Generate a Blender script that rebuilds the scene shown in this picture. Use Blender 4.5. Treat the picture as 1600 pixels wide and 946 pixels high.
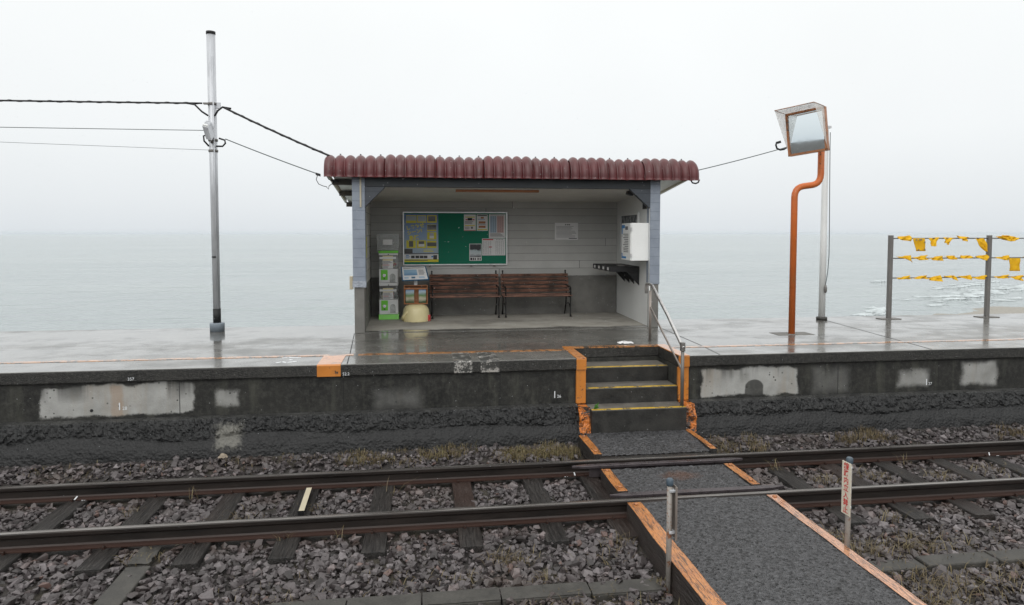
import bpy, bmesh, math, random
import numpy as np
from mathutils import Vector, noise as mnoise

random.seed(7); np.random.seed(7)
sc = bpy.context.scene
col = sc.collection
for o in list(bpy.data.objects):
    bpy.data.objects.remove(o)

# ------------------------------------------------------------------ camera
PITCH = math.atan(55 / 1067.0); PSI = math.atan(145 / 1067.0); CAM_H = 2.51
cd = bpy.data.cameras.new('camera'); cam = bpy.data.objects.new('camera', cd); col.objects.link(cam)
cam.location = (0, 0, CAM_H); cam.rotation_euler = (math.radians(90) - PITCH, 0, -PSI)
cd.sensor_width = 36; cd.lens = 24.0; cd.shift_y = -53 / 1600.0
cd.clip_start = 0.05; cd.clip_end = 20000
sc.camera = cam

# ------------------------------------------------------------------ sky, sun, exposure
SUN_EL, SUN_AZ = math.radians(40), math.radians(200)      # high behind the clouds, over the photographer's shoulder
w = bpy.data.worlds.new('World'); sc.world = w; w.use_nodes = True
nt = w.node_tree; nt.nodes.clear()
out = nt.nodes.new('ShaderNodeOutputWorld'); bg = nt.nodes.new('ShaderNodeBackground')
sky = nt.nodes.new('ShaderNodeTexSky'); sky.sky_type = 'NISHITA'; sky.sun_disc = False
sky.sun_elevation = SUN_EL; sky.sun_rotation = SUN_AZ; sky.dust_density = 6; sky.air_density = 1.0
hs = nt.nodes.new('ShaderNodeHueSaturation'); hs.inputs['Saturation'].default_value = 0.15
tc = nt.nodes.new('ShaderNodeTexCoord'); sp = nt.nodes.new('ShaderNodeSeparateXYZ')
rp = nt.nodes.new('ShaderNodeValToRGB')
els = rp.color_ramp.elements
stops = [(0.0, (6.5, 6.85, 7.15)), (0.04, (7.0, 7.3, 7.5)), (0.13, (7.75, 8.0, 8.1)), (0.34, (8.2, 8.4, 8.4)), (0.6, (10.5, 10.6, 10.5)), (1.0, (13.5, 13.5, 13.3))]
while len(els) < len(stops): els.new(0.5)
for e, (p, c) in zip(els, stops):
    e.position = p; e.color = (*[x / 14 for x in c], 1)
mul = nt.nodes.new('ShaderNodeMix'); mul.data_type = 'RGBA'; mul.blend_type = 'MULTIPLY'; mul.inputs[0].default_value = 1
mul.inputs[7].default_value = (14, 14, 14, 1)
cn = nt.nodes.new('ShaderNodeTexNoise'); cn.inputs['Scale'].default_value = 1.6; cn.inputs['Detail'].default_value = 4
cm = nt.nodes.new('ShaderNodeMapRange'); cm.inputs['From Min'].default_value = 0.3; cm.inputs['From Max'].default_value = 0.7
cm.inputs['To Min'].default_value = 0.955; cm.inputs['To Max'].default_value = 1.03
cmul = nt.nodes.new('ShaderNodeMix'); cmul.data_type = 'RGBA'; cmul.blend_type = 'MULTIPLY'; cmul.inputs[0].default_value = 1
mx = nt.nodes.new('ShaderNodeMix'); mx.data_type = 'RGBA'; mx.inputs[0].default_value = 0.94
L = nt.links.new
L(tc.outputs['Generated'], sp.inputs[0]); L(sp.outputs['Z'], rp.inputs[0]); L(rp.outputs[0], mul.inputs[6])
L(tc.outputs['Generated'], cn.inputs['Vector']); L(cn.outputs[0], cm.inputs['Value'])
L(mul.outputs[2], cmul.inputs[6]); L(cm.outputs[0], cmul.inputs[7])
L(sky.outputs[0], hs.inputs['Color']); L(hs.outputs[0], mx.inputs[6]); L(cmul.outputs[2], mx.inputs[7])
L(mx.outputs[2], bg.inputs['Color']); bg.inputs['Strength'].default_value = 0.1
L(bg.outputs[0], out.inputs['Surface'])
sd = bpy.data.lights.new('sun', 'SUN'); sd.energy = 0.9; sd.angle = math.radians(60); sd.color = (1, .98, .95)
sun = bpy.data.objects.new('sun', sd); col.objects.link(sun)
sun.rotation_euler = (math.radians(90) - SUN_EL, 0, math.radians(-20))
sc.view_settings.view_transform = 'Standard'; sc.view_settings.look = 'None'
sc.view_settings.exposure = 0.3; sc.view_settings.gamma = 1.0; sc.view_settings.use_curve_mapping = False
sc.cycles.volume_bounces = 2; sc.cycles.max_bounces = 10; sc.cycles.transparent_max_bounces = 16
sc.cycles.use_denoising = True; sc.cycles.denoising_prefilter = 'ACCURATE'; sc.cycles.volume_step_rate = 5
sc.cycles.caustics_reflective = False; sc.cycles.caustics_refractive = False

# ------------------------------------------------------------------ measuring: the photograph's pixels as points in the place
def ray(px, py):
    r, d, f = px - 800.0, py - 420.0, 1067.0
    dn = d * math.cos(PITCH) + f * math.sin(PITCH); fw = f * math.cos(PITCH) - d * math.sin(PITCH)
    return Vector((fw * math.sin(PSI) + r * math.cos(PSI), fw * math.cos(PSI) - r * math.sin(PSI), -dn))
def on_y(px, py, Y):
    v = ray(px, py); return Vector((0, 0, CAM_H)) + v * (Y / v.y)
def on_z(px, py, Z):
    v = ray(px, py); return Vector((0, 0, CAM_H)) + v * ((Z - CAM_H) / v.z)
def on_x(px, py, X):
    v = ray(px, py); return Vector((0, 0, CAM_H)) + v * (X / v.x)

# ------------------------------------------------------------------ material helpers
class NB:
    def __init__(s, name):
        s.m = bpy.data.materials.new(name); s.m.use_nodes = True; s.t = s.m.node_tree; s.t.nodes.clear()
        s.out = s.t.nodes.new('ShaderNodeOutputMaterial'); s._pos = None
    def set(s, sock, v):
        if isinstance(v, bpy.types.NodeSocket): s.t.links.new(v, sock)
        elif isinstance(v, (tuple, list)) and sock.type == 'RGBA' and len(v) == 3: sock.default_value = (*v, 1)
        else: sock.default_value = v
    def pos(s):
        if s._pos is None: s._pos = s.t.nodes.new('ShaderNodeNewGeometry').outputs['Position']
        return s._pos
    def vec(s, scale=(1, 1, 1), off=(0, 0, 0), src=None):
        n = s.t.nodes.new('ShaderNodeMapping'); s.set(n.inputs['Vector'], src or s.pos())
        n.inputs['Scale'].default_value = scale; n.inputs['Location'].default_value = off
        return n.outputs[0]
    def noise(s, scale, detail=4, rough=.55, vec=None, dist=0):
        n = s.t.nodes.new('ShaderNodeTexNoise'); s.set(n.inputs['Vector'], vec or s.pos())
        n.inputs['Scale'].default_value = scale; n.inputs['Detail'].default_value = detail
        n.inputs['Roughness'].default_value = rough; n.inputs['Distortion'].default_value = dist
        return n.outputs[0]
    def voro(s, scale, vec=None, feature='F1'):
        n = s.t.nodes.new('ShaderNodeTexVoronoi'); n.feature = feature; s.set(n.inputs['Vector'], vec or s.pos())
        n.inputs['Scale'].default_value = scale
        return n.outputs['Distance']
    def xyz(s, v=None):
        n = s.t.nodes.new('ShaderNodeSeparateXYZ'); s.set(n.inputs[0], v or s.pos()); return n.outputs
    def ma(s, op, a, b=0.0, c=None):
        n = s.t.nodes.new('ShaderNodeMath'); n.operation = op
        s.set(n.inputs[0], a); s.set(n.inputs[1], b)
        if c is not None: s.set(n.inputs[2], c)
        return n.outputs[0]
    def rng(s, v, a, b, c=0.0, d=1.0, smooth=False):
        n = s.t.nodes.new('ShaderNodeMapRange'); n.clamp = True
        if smooth: n.interpolation_type = 'SMOOTHSTEP'
        s.set(n.inputs['Value'], v)
        for k, x in zip(('From Min', 'From Max', 'To Min', 'To Max'), (a, b, c, d)): s.set(n.inputs[k], x)
        return n.outputs[0]
    def mix(s, f, a, b, mode='MIX'):
        n = s.t.nodes.new('ShaderNodeMix'); n.data_type = 'RGBA'; n.blend_type = mode
        s.set(n.inputs[0], f); s.set(n.inputs[6], a); s.set(n.inputs[7], b); return n.outputs[2]
    def ramp(s, f, stops):
        n = s.t.nodes.new('ShaderNodeValToRGB'); e = n.color_ramp.elements
        while len(e) < len(stops): e.new(0.5)
        for q, (p, c) in zip(e, stops): q.position = p; q.color = (*c, 1) if isinstance(c, (tuple, list)) else (c, c, c, 1)
        s.set(n.inputs[0], f); return n.outputs[0]
    def attr(s, name):
        n = s.t.nodes.new('ShaderNodeAttribute'); n.attribute_name = name; return n.outputs['Fac']
    def bump(s, h, strength=.5, dist=.01, normal=None):
        n = s.t.nodes.new('ShaderNodeBump'); s.set(n.inputs['Height'], h)
        s.set(n.inputs['Strength'], strength); n.inputs['Distance'].default_value = dist
        if normal is not None: s.set(n.inputs['Normal'], normal)
        return n.outputs[0]
    def rect(s, axis, a0, a1, z0, z1, soft, wob=None):
        """1 inside the box a0..a1 (axis x or y) by z0..z1 with soft edges; wob is a noise value that moves the edge"""
        p = s.xyz(); a = p[{'x': 0, 'y': 1}[axis]]; z = p[2] if axis == 'x' else p[2]
        da = s.ma('SUBTRACT', (a1 - a0) / 2, s.ma('ABSOLUTE', s.ma('SUBTRACT', a, (a0 + a1) / 2)))
        dz = s.ma('SUBTRACT', (z1 - z0) / 2, s.ma('ABSOLUTE', s.ma('SUBTRACT', z, (z0 + z1) / 2)))
        d = s.ma('SMOOTH_MIN', da, dz, .05)
        if wob is not None: d = s.ma('ADD', d, wob)
        return s.rng(d, -soft, soft, 0, 1, True)
    def bsdf(s, base, rough=.6, metal=0.0, normal=None, spec=.5, ior=1.45, alpha=None, trans=None, coat=None, coat_r=.12):
        n = s.t.nodes.new('ShaderNodeBsdfPrincipled')
        s.set(n.inputs['Base Color'], base); s.set(n.inputs['Roughness'], rough); s.set(n.inputs['Metallic'], metal)
        s.set(n.inputs['Specular IOR Level'], spec); s.set(n.inputs['IOR'], ior)
        if normal is not None: s.set(n.inputs['Normal'], normal)
        if alpha is not None: s.set(n.inputs['Alpha'], alpha)
        if trans is not None: s.set(n.inputs['Transmission Weight'], trans)
        if coat is not None: s.set(n.inputs['Coat Weight'], coat); s.set(n.inputs['Coat Roughness'], coat_r); n.inputs['Coat IOR'].default_value = 1.4
        s.t.links.new(n.outputs[0], s.out.inputs['Surface']); return s.m

def simple(name, c, rough=.55, metal=0.0, var=.25, scale=9, bump=.15, spec=.5):
    """one coloured stuff with grime: noise in tone, roughness and relief"""
    b = NB(name); n = b.noise(scale, 5, .6); f = b.noise(scale * 9, 3, .6)
    v = b.rng(b.ma('ADD', b.ma('MULTIPLY', n, .7), b.ma('MULTIPLY', f, .3)), .3, .7, 1 - var, 1 + var * .55)
    colr = b.mix(1.0, c, v, 'MULTIPLY')
    return b.bsdf(colr, b.rng(n, .3, .7, max(rough - .1, .04), rough + .1), metal, b.bump(f, bump, .003), spec)

# ------------------------------------------------------------------ mesh helpers
WORLD0 = {}
class MB:
    def __init__(s): s.v = []; s.f = []; s.mi = []; s.sm = []
    def add(s, vs, fs, mi=0, smooth=False):
        k = len(s.v); s.v += [tuple(x) for x in vs]
        for f in fs: s.f.append([i + k for i in f]); s.mi.append(mi); s.sm.append(smooth)
        return s
    def box(s, x0, x1, y0, y1, z0, z1, mi=0):
        return s.add([(x0, y0, z0), (x1, y0, z0), (x1, y1, z0), (x0, y1, z0), (x0, y0, z1), (x1, y0, z1), (x1, y1, z1), (x0, y1, z1)],
                     [(0, 3, 2, 1), (4, 5, 6, 7), (0, 1, 5, 4), (1, 2, 6, 5), (2, 3, 7, 6), (3, 0, 4, 7)], mi)
    def obox(s, c, ux, uy, uz, mi=0):
        """oriented box: centre and three half-edge vectors"""
        c, ux, uy, uz = map(Vector, (c, ux, uy, uz)); vs = []
        for k in (-1, 1):
            for i, j in ((-1, -1), (1, -1), (1, 1), (-1, 1)): vs.append(c + ux * i + uy * j + uz * k)
        return s.add(vs, [(0, 3, 2, 1), (4, 5, 6, 7), (0, 1, 5, 4), (1, 2, 6, 5), (2, 3, 7, 6), (3, 0, 4, 7)], mi)
    def prism(s, pts, off, mi=0):
        """closed outline (list of 3-D points) swept by the vector off"""
        n = len(pts); off = Vector(off); a = [Vector(p) for p in pts]; b = [p + off for p in a]
        nrm = Vector((0, 0, 0))
        for i in range(n): nrm += a[i].cross(a[(i + 1) % n])
        fs = [tuple(range(n)), tuple(range(2 * n - 1, n - 1, -1))] + [((i + 1) % n, i, n + i, n + (i + 1) % n) for i in range(n)]
        if nrm.dot(off) > 0: fs = [tuple(reversed(f)) for f in fs]
        return s.add(a + b, fs, mi)
    def tube(s, pts, r, n=10, mi=0, cap=True, squash=None):
        pts = [Vector(p) for p in pts]; rs = r if isinstance(r, (list, tuple)) else [r] * len(pts)
        vs = []; up = None
        for i, p in enumerate(pts):
            t = (pts[min(i + 1, len(pts) - 1)] - pts[max(i - 1, 0)]).normalized()
            if up is None: up = Vector((0, 0, 1)) if abs(t.z) < .9 else Vector((1, 0, 0))
            a = t.cross(up).normalized(); up = a.cross(t).normalized()
            for k in range(n):
                q = 2 * math.pi * k / n; vs.append(p + (a * math.cos(q) + up * math.sin(q)) * rs[i])
        fs = [(i * n + k, i * n + (k + 1) % n, (i + 1) * n + (k + 1) % n, (i + 1) * n + k) for i in range(len(pts) - 1) for k in range(n)]
        s.add(vs, fs, mi, True)
        if cap:
            k0 = len(s.v) - len(vs)
            for ring, rev in ((0, False), (len(pts) - 1, True)):
                f = [k0 + ring * n + k for k in range(n)]
                s.f.append(f if rev else f[::-1]); s.mi.append(mi); s.sm.append(False)
        return s
    def lathe(s, c, prof, n=20, mi=0):
        """prof: (radius, z) pairs about the vertical through c"""
        vs = [(c[0] + r * math.cos(2 * math.pi * k / n), c[1] + r * math.sin(2 * math.pi * k / n), c[2] + z) for r, z in prof for k in range(n)]
        fs = [(i * n + k, i * n + (k + 1) % n, (i + 1) * n + (k + 1) % n, (i + 1) * n + k) for i in range(len(prof) - 1) for k in range(n)]
        s.add(vs, fs, mi, True)
        k0 = len(s.v) - len(vs)
        s.f.append([k0 + k for k in range(n)][::-1]); s.f.append([k0 + (len(prof) - 1) * n + k for k in range(n)])
        s.mi += [mi, mi]; s.sm += [False, False]
        return s
    def grid(s, fn, nu, nv, mi=0, smooth=True):
        vs = [fn(i / nu, j / nv) for j in range(nv + 1) for i in range(nu + 1)]
        fs = [(j * (nu + 1) + i, j * (nu + 1) + i + 1, (j + 1) * (nu + 1) + i + 1, (j + 1) * (nu + 1) + i) for j in range(nv) for i in range(nu)]
        return s.add(vs, fs, mi, smooth)
    def text(s, txt, size, o, ux, uz, mi=0, depth=.0008, align='LEFT', bold=0.0):
        """written marks: glyph outlines as a thin raised layer; o is the baseline start, ux the reading direction, uz up"""
        cu = bpy.data.curves.new('writing', 'FONT'); cu.body = txt; cu.size = size; cu.align_x = align; cu.extrude = 0; cu.offset = bold
        cu.resolution_u = 3
        ob = bpy.data.objects.new('writing', cu); col.objects.link(ob)
        dg = bpy.context.evaluated_depsgraph_get(); dg.update()
        me = bpy.data.meshes.new_from_object(ob.evaluated_get(dg))
        o, ux, uz = Vector(o), Vector(ux).normalized(), Vector(uz).normalized(); nn = ux.cross(uz)
        vs = [o + ux * v.co.x + uz * v.co.y + nn * depth for v in me.vertices]
        s.add(vs, [tuple(p.vertices) for p in me.polygons], mi)
        bpy.data.objects.remove(ob); bpy.data.curves.remove(cu); bpy.data.meshes.remove(me)
        return s
    def build(s, name, mats, parent=None, bevel=0, label=None, cat=None, group=None, kind=None, seg=2, sub=0, angle=35):
        V = np.array([tuple(v) for v in s.v], dtype=float)
        lo, hi = V.min(0), V.max(0); org = np.array([(lo[0] + hi[0]) / 2, (lo[1] + hi[1]) / 2, lo[2]])
        me = bpy.data.meshes.new(name); me.from_pydata((V - org).tolist(), [], s.f); me.update()
        ml = mats if isinstance(mats, (list, tuple)) else [mats]
        for m in ml: me.materials.append(m)
        me.polygons.foreach_set('material_index', s.mi); me.polygons.foreach_set('use_smooth', s.sm); me.update()
        o = bpy.data.objects.new(name, me); col.objects.link(o)
        place(o, Vector(org), parent)
        if bevel:
            b = o.modifiers.new('bevel', 'BEVEL'); b.width = bevel; b.segments = seg; b.limit_method = 'ANGLE'; b.angle_limit = math.radians(angle)
            b.harden_normals = False
        if sub:
            b = o.modifiers.new('sub', 'SUBSURF'); b.levels = sub; b.render_levels = sub
        return tag(o, label, cat, group, kind)

def place(o, org, parent):
    WORLD0[o.name] = org
    if parent is not None:
        o.parent = parent; o.location = org - WORLD0[parent.name]
    else: o.location = org
def tag(o, label=None, cat=None, group=None, kind=None):
    if label: o['label'] = label
    if cat: o['category'] = cat
    if group: o['group'] = group
    if kind: o['kind'] = kind
    return o
def thing(name, loc, label, cat, group=None):
    o = bpy.data.objects.new(name, None); col.objects.link(o); o.empty_display_size = .1
    place(o, Vector(loc), None); return tag(o, label, cat, group)
def copy_tree(o, parent=None, loc=None):
    c = o.copy(); col.objects.link(c)
    if parent is not None: c.parent = parent
    if loc is not None: c.location = loc
    for ch in list(o.children): copy_tree(ch, c)
    return c
ORD = ['first', 'second', 'third', 'fourth', 'fifth', 'sixth', 'seventh', 'eighth', 'ninth', 'tenth', 'eleventh', 'twelfth', 'thirteenth', 'fourteenth']

# ------------------------------------------------------------------ materials
M = {}
def m_deck():
    b = NB('wet_platform_concrete'); p = b.xyz()
    big = b.noise(.55, 5, .6, b.vec((.55, 1.6, 1))); mid = b.noise(2.3, 6, .65); fine = b.noise(70, 4, .7); grit = b.voro(150)
    # under the roof the slab stays dry
    wob = b.ma('MULTIPLY', b.ma('SUBTRACT', b.noise(1.4, 4), .5), .5)
    dry = b.ma('MULTIPLY', b.rng(b.ma('ADD', p[1], wob), 11.18, 11.36, 0, 1, True),
               b.ma('MULTIPLY', b.rng(p[0], -1.0, -.9), b.rng(p[0], 4.0, 3.85)))
    wetc = b.mix(b.rng(mid, .35, .68), (.070, .068, .062), (.150, .145, .132))
    wetc = b.mix(b.rng(fine, .52, .70, 0, .6), wetc, (.24, .235, .22))
    dryc = b.mix(b.rng(mid, .3, .7), (.25, .235, .205), (.36, .345, .31))
    dryc = b.mix(b.rng(b.noise(1.1, 5, .6, b.vec((1, 1, 1), (4, 2, 0))), .54, .66, 0, .6), dryc, (.14, .13, .115))
    c = b.mix(dry, wetc, dryc)
    pud = b.rng(b.ma('ADD', b.ma('MULTIPLY', big, .7), b.ma('MULTIPLY', mid, .3)), .38, .54, 0, 1, True)   # standing water
    rw = b.ma('ADD', b.rng(pud, 0, 1, .20, .04), b.ma('MULTIPLY', b.ma('SUBTRACT', fine, .5), .12))
    r = b.ma('ADD', b.ma('MULTIPLY', rw, b.ma('SUBTRACT', 1.0, dry)), b.ma('MULTIPLY', .8, dry))
    h = b.ma('ADD', b.ma('MULTIPLY', fine, .6), b.ma('MULTIPLY', grit, .4))
    st = b.ma('MULTIPLY', b.rng(pud, 0, 1, .16, .015), b.rng(dry, 0, 1, 1, 1.6))
    nrm = b.bump(h, st, .006, b.bump(b.noise(5, 3), .04, .02))
    return b.bsdf(c, b.ma('ADD', r, .15), 0, nrm, .5, 1.45, coat=b.ma('MULTIPLY', b.ma('SUBTRACT', 1.0, dry), b.rng(pud, 0, 1, .32, .62)), coat_r=b.rng(pud, 0, 1, .14, .04))
def m_coping():
    b = NB('coping_concrete'); n = b.noise(3, 6, .65); f = b.noise(60, 4, .7); g = b.voro(95)
    c = b.mix(b.rng(n, .3, .7), (.007, .007, .0066), (.024, .0235, .021))
    c = b.mix(b.rng(b.noise(26, 5, .75), .46, .66, 0, .7), c, (.062, .060, .054))
    c = b.mix(b.rng(f, .54, .74, 0, .8), c, (.10, .095, .085))
    return b.bsdf(c, b.rng(n, .3, .7, .35, .6), 0, b.bump(b.ma('ADD', f, g), .55, .008))
def m_wall():
    b = NB('stained_retaining_wall'); p = b.xyz()
    n = b.noise(2.2, 6, .6); f = b.noise(45, 4, .7); st = b.noise(2.6, 5, .6, b.vec((2.4, 2.4, .35)))
    c = b.mix(b.rng(n, .3, .7), (.0055, .0057, .0052), (.021, .0206, .018))
    c = b.mix(b.rng(b.noise(13, 6, .72), .46, .68, 0, .75), c, (.050, .049, .043))
    c = b.mix(b.rng(st, .52, .75, 0, .55), c, (.085, .085, .068))
    c = b.mix(b.rng(f, .6, .8, 0, .5), c, (.09, .088, .08))
    wob = b.ma('ADD', b.ma('MULTIPLY', b.ma('SUBTRACT', b.noise(3.0, 5, .6), .5), .17), b.ma('MULTIPLY', b.ma('SUBTRACT', f, .5), .03))
    pale = b.mix(b.rng(b.noise(4, 5, .6), .3, .7), (.26, .26, .245), (.40, .40, .385))
    pale = b.mix(b.rng(b.noise(1.7, 4, .6, b.vec((3, 3, .5))), .52, .7, 0, .5), pale, (.30, .255, .2))
    pale = b.mix(b.ma('MULTIPLY', b.rect('x', -3.58, -3.46, .36, .72, .02, wob), .55), pale, (.33, .235, .16))
    pits = b.rng(b.voro(13), .13, .17, 1, 0)
    pale = b.mix(b.ma('MULTIPLY', pits, b.rng(b.noise(7), .42, .55)), pale, (.06, .06, .055))
    mask = None
    for (x0, x1, z0, z1, s, k) in [(-4.36, -2.66, .375, .74, .018, 1), (-2.44, -2.15, .44, .65, .03, .8), (3.66, 5.02, .36, .73, .018, 1),
                                   (6.50, 6.93, .42, .62, .05, .75), (7.46, 7.98, .41, .72, .04, .85), (5.25, 5.75, .36, .7, .09, .25), (-.55, .0, .36, .58, .09, .22), (-5.6, -5.0, .34, .7, .09, .3)]:
        r = b.ma('MULTIPLY', b.rect('x', x0, x1, z0, z1, s, wob), k)
        mask = r if mask is None else b.ma('MAXIMUM', mask, r)
    hx = b.ma('DIVIDE', b.ma('SUBTRACT', p[0], 4.40), .13); hz_ = b.ma('DIVIDE', b.ma('MAXIMUM', b.ma('SUBTRACT', p[2], .47), 0.0), .10)
    hole = b.rng(b.ma('ADD', b.ma('ADD', b.ma('MULTIPLY', hx, hx), b.ma('MULTIPLY', hz_, hz_)), b.ma('MULTIPLY', wob, 3.0)), 1.15, .8, 0, 1, True)
    drip = b.ma('MULTIPLY', b.rng(p[2], .52, .74), b.rng(b.noise(5.5, 3, .5, b.vec((1, 1, .05))), .52, .62))
    mask = b.ma('MULTIPLY', mask, b.ma('SUBTRACT', 1.0, b.ma('MAXIMUM', b.ma('MULTIPLY', hole, .85), b.ma('MULTIPLY', drip, .8))))
    c = b.mix(mask, c, pale)
    jt = None
    for x in (-2.83, -.93, 1.0, 5.6, 7.1):
        q = b.rng(b.ma('ABSOLUTE', b.ma('SUBTRACT', p[0], x)), .003, .008, .8, 0)
        jt = q if jt is None else b.ma('MAXIMUM', jt, q)
    c = b.mix(jt, c, (.008, .008, .008))
    return b.bsdf(c, b.rng(n, .3, .7, .45, .75), 0, b.bump(b.ma('ADD', f, b.ma('MULTIPLY', n, .5)), .45, .01))
def m_footing():
    b = NB('tarred_footing'); p = b.xyz(); n = b.noise(3, 6, .65); f = b.noise(22, 6, .75); v = b.voro(30)
    c = b.mix(b.rng(f, .35, .7), (.005, .0053, .0057), (.027, .0275, .028))
    c = b.mix(b.rng(n, .55, .75, 0, .4), c, (.032, .032, .031))
    c = b.mix(b.rng(b.ma('ADD', p[2], b.ma('MULTIPLY', b.ma('SUBTRACT', n, .5), .12)), .155, .115, 0, .55), c, (.005, .005, .0055))
    c = b.mix(b.ma('MULTIPLY', b.rect('x', -2.36, -2.1, .02, .25, .05, b.ma('MULTIPLY', b.ma('SUBTRACT', f, .5), .3)), .85), c, (.17, .165, .145))
    top = b.ma('MULTIPLY', b.rng(p[2], .315, .335), b.rng(n, .35, .6, .2, .9))
    c = b.mix(top, c, (.065, .065, .062))
    return b.bsdf(c, b.rng(f, .3, .7, .3, .6), 0, b.bump(b.ma('ADD', f, b.ma('MULTIPLY', v, .6)), .8, .02))
def m_orange(name, wear, base=(.62, .22, .035), dark=(.05, .04, .03), low=None, wet=(.22, .5), bp=.4, coat=None):
    b = NB(name); n = b.noise(9, 6, .7); f = b.noise(55, 4, .7); p = b.xyz()
    k = b.ma('ADD', b.ma('MULTIPLY', n, .65), b.ma('MULTIPLY', f, .35))
    th = .62 - wear * .3
    wm = b.rng(k, th, th + .05)
    c = b.mix(b.rng(b.noise(2.5, 4), .3, .7), tuple(x * .78 for x in base), base)
    c = b.mix(b.rng(b.noise(5, 5, .65, b.vec((1, 1, .4))), .55, .75, 0, .5), c, (.30, .16, .05))
    c = b.mix(wm, c, dark)
    return b.bsdf(c, b.rng(n, .3, .7, *wet), 0, b.bump(b.ma('SUBTRACT', f, wm), bp, .006), coat=coat, coat_r=.06)
def m_timber(nm='orange_painted_timber', lo=(.36, .125, .028), hi=(.56, .23, .065), rr=(.25, .45), coat=.5):
    b = NB(nm); g = b.noise(6, 5, .6, b.vec((9, .8, 9)), .6); n = b.noise(4, 5, .65); f = b.noise(40, 4, .7, b.vec((3, .6, 3)))
    c = b.mix(b.rng(n, .3, .7), lo, hi)
    wm = b.rng(b.ma('ADD', b.ma('MULTIPLY', g, .6), b.ma('MULTIPLY', f, .4)), .51, .59)
    c = b.mix(b.ma('MULTIPLY', wm, .85), c, (.085, .045, .028))
    crack = b.rng(g, .44, .40, 0, 1)
    c = b.mix(b.ma('MULTIPLY', crack, .8), c, (.03, .018, .012))
    return b.bsdf(c, b.rng(n, .3, .7, *rr), 0, b.bump(b.ma('SUBTRACT', g, b.ma('MULTIPLY', crack, .5)), .6, .012), coat=coat, coat_r=.1)
def m_asphalt():
    b = NB('wet_asphalt'); n = b.noise(1.6, 5, .6); f = b.noise(95, 4, .75); v = b.voro(60); v2 = b.voro(30); f2 = b.noise(24, 5, .78)
    c = b.mix(b.rng(b.ma('ADD', b.ma('MULTIPLY', f, .35), b.ma('MULTIPLY', f2, .65)), .38, .62), (.014, .014, .0145), (.102, .102, .107))
    c = b.mix(b.ma('MULTIPLY', b.rng(v2, .40, .24), b.rng(b.noise(9, 3, .6), .42, .58, .25, .95)), c, (.006, .006, .006))
    c = b.mix(b.rng(b.voro(31, b.vec((1, 1, 1), (3, 7, 1))), .035, .02), c, (.32, .31, .29))
    rp_ = b.xyz(); rx_ = b.ma('MULTIPLY', b.ma('SUBTRACT', rp_[0], 2.68), 4.0); ry_ = b.ma('MULTIPLY', b.ma('SUBTRACT', rp_[1], 6.72), 7.0)
    rust = b.ma('MULTIPLY', b.rng(b.ma('ADD', b.ma('ADD', b.ma('MULTIPLY', rx_, rx_), b.ma('MULTIPLY', ry_, ry_)), b.ma('MULTIPLY', b.noise(14, 4, .6), 2.0)), 2.0, 1.1), .6)
    c = b.mix(rust, c, (.10, .045, .025))
    return b.bsdf(c, b.rng(n, .3, .7, .25, .48), 0, b.bump(b.ma('ADD', f2, b.ma('ADD', v, b.rng(v2, .24, .4, 0, 1))), .8, .014))
def m_stone():
    b = NB('ballast_stone'); t = b.attr('tone'); f = b.noise(60, 4, .65); d = b.noise(1.1, 4, .6)
    c = b.ramp(t, [(0, (.021, .018, .0175)), (.3, (.050, .043, .043)), (.7, (.100, .087, .089)), (.93, (.185, .165, .169)), (1, (.115, .058, .042))])
    c = b.mix(b.rng(f, .35, .7, 0, .45), c, (.045, .038, .038))
    c = b.mix(b.rng(d, .52, .70, 0, .45), c, (.060, .040, .027))
    p_ = b.xyz(); nr = b.ma('MAXIMUM', b.rng(b.ma('ABSOLUTE', b.ma('SUBTRACT', p_[1], 6.125)), .30, .08), b.rng(b.ma('ABSOLUTE', b.ma('SUBTRACT', p_[1], 7.262)), .30, .08))
    c = b.mix(b.ma('MULTIPLY', nr, b.rng(b.noise(5, 4, .6), .35, .65, .1, .65)), c, (.050, .028, .020))
    return b.bsdf(c, b.rng(f, .3, .7, .28, .5), 0, b.bump(f, .35, .004))
def m_sleeper():
    b = NB('weathered_sleeper_timber'); g = b.noise(10, 6, .65, b.vec((7, .45, 7)), .7); n = b.noise(1.3, 4); f = b.noise(60, 3, .6, b.vec((2, .3, 2)))
    c = b.mix(b.rng(g, .35, .68), (.006, .0055, .005), (.062, .056, .052))
    rust = b.rng(b.noise(.8, 3, .5, b.vec((1, .25, 1), (2.3, 0, 0))), .52, .66, 0, .55)
    c = b.mix(rust, c, (.055, .028, .02))
    return b.bsdf(c, b.rng(n, .3, .7, .3, .55), 0, b.bump(b.ma('ADD', g, b.ma('MULTIPLY', f, .4)), 1.0, .035))
def m_rail_side():
    b = NB('rusty_rail_web'); n = b.noise(3, 5, .65, b.vec((.5, 3, 3))); f = b.noise(60, 4, .65); p = b.xyz()
    c = b.mix(b.rng(n, .3, .7), (.008, .0066, .0058), (.022, .015, .012))
    low = b.rng(p[2], -.11, -.14, 0, .75)
    c = b.mix(low, c, (.045, .020, .014))
    return b.bsdf(c, b.rng(n, .3, .7, .38, .6), .15, b.bump(f, .4, .004))
def m_rail_top():
    b = NB('worn_rail_head'); n = b.noise(5, 5, .6, b.vec((.25, 6, 1)))
    c = b.mix(b.rng(n, .35, .7), (.13, .115, .105), (.34, .325, .31))
    return b.bsdf(c, b.rng(n, .3, .7, .2, .36), .8)
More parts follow.
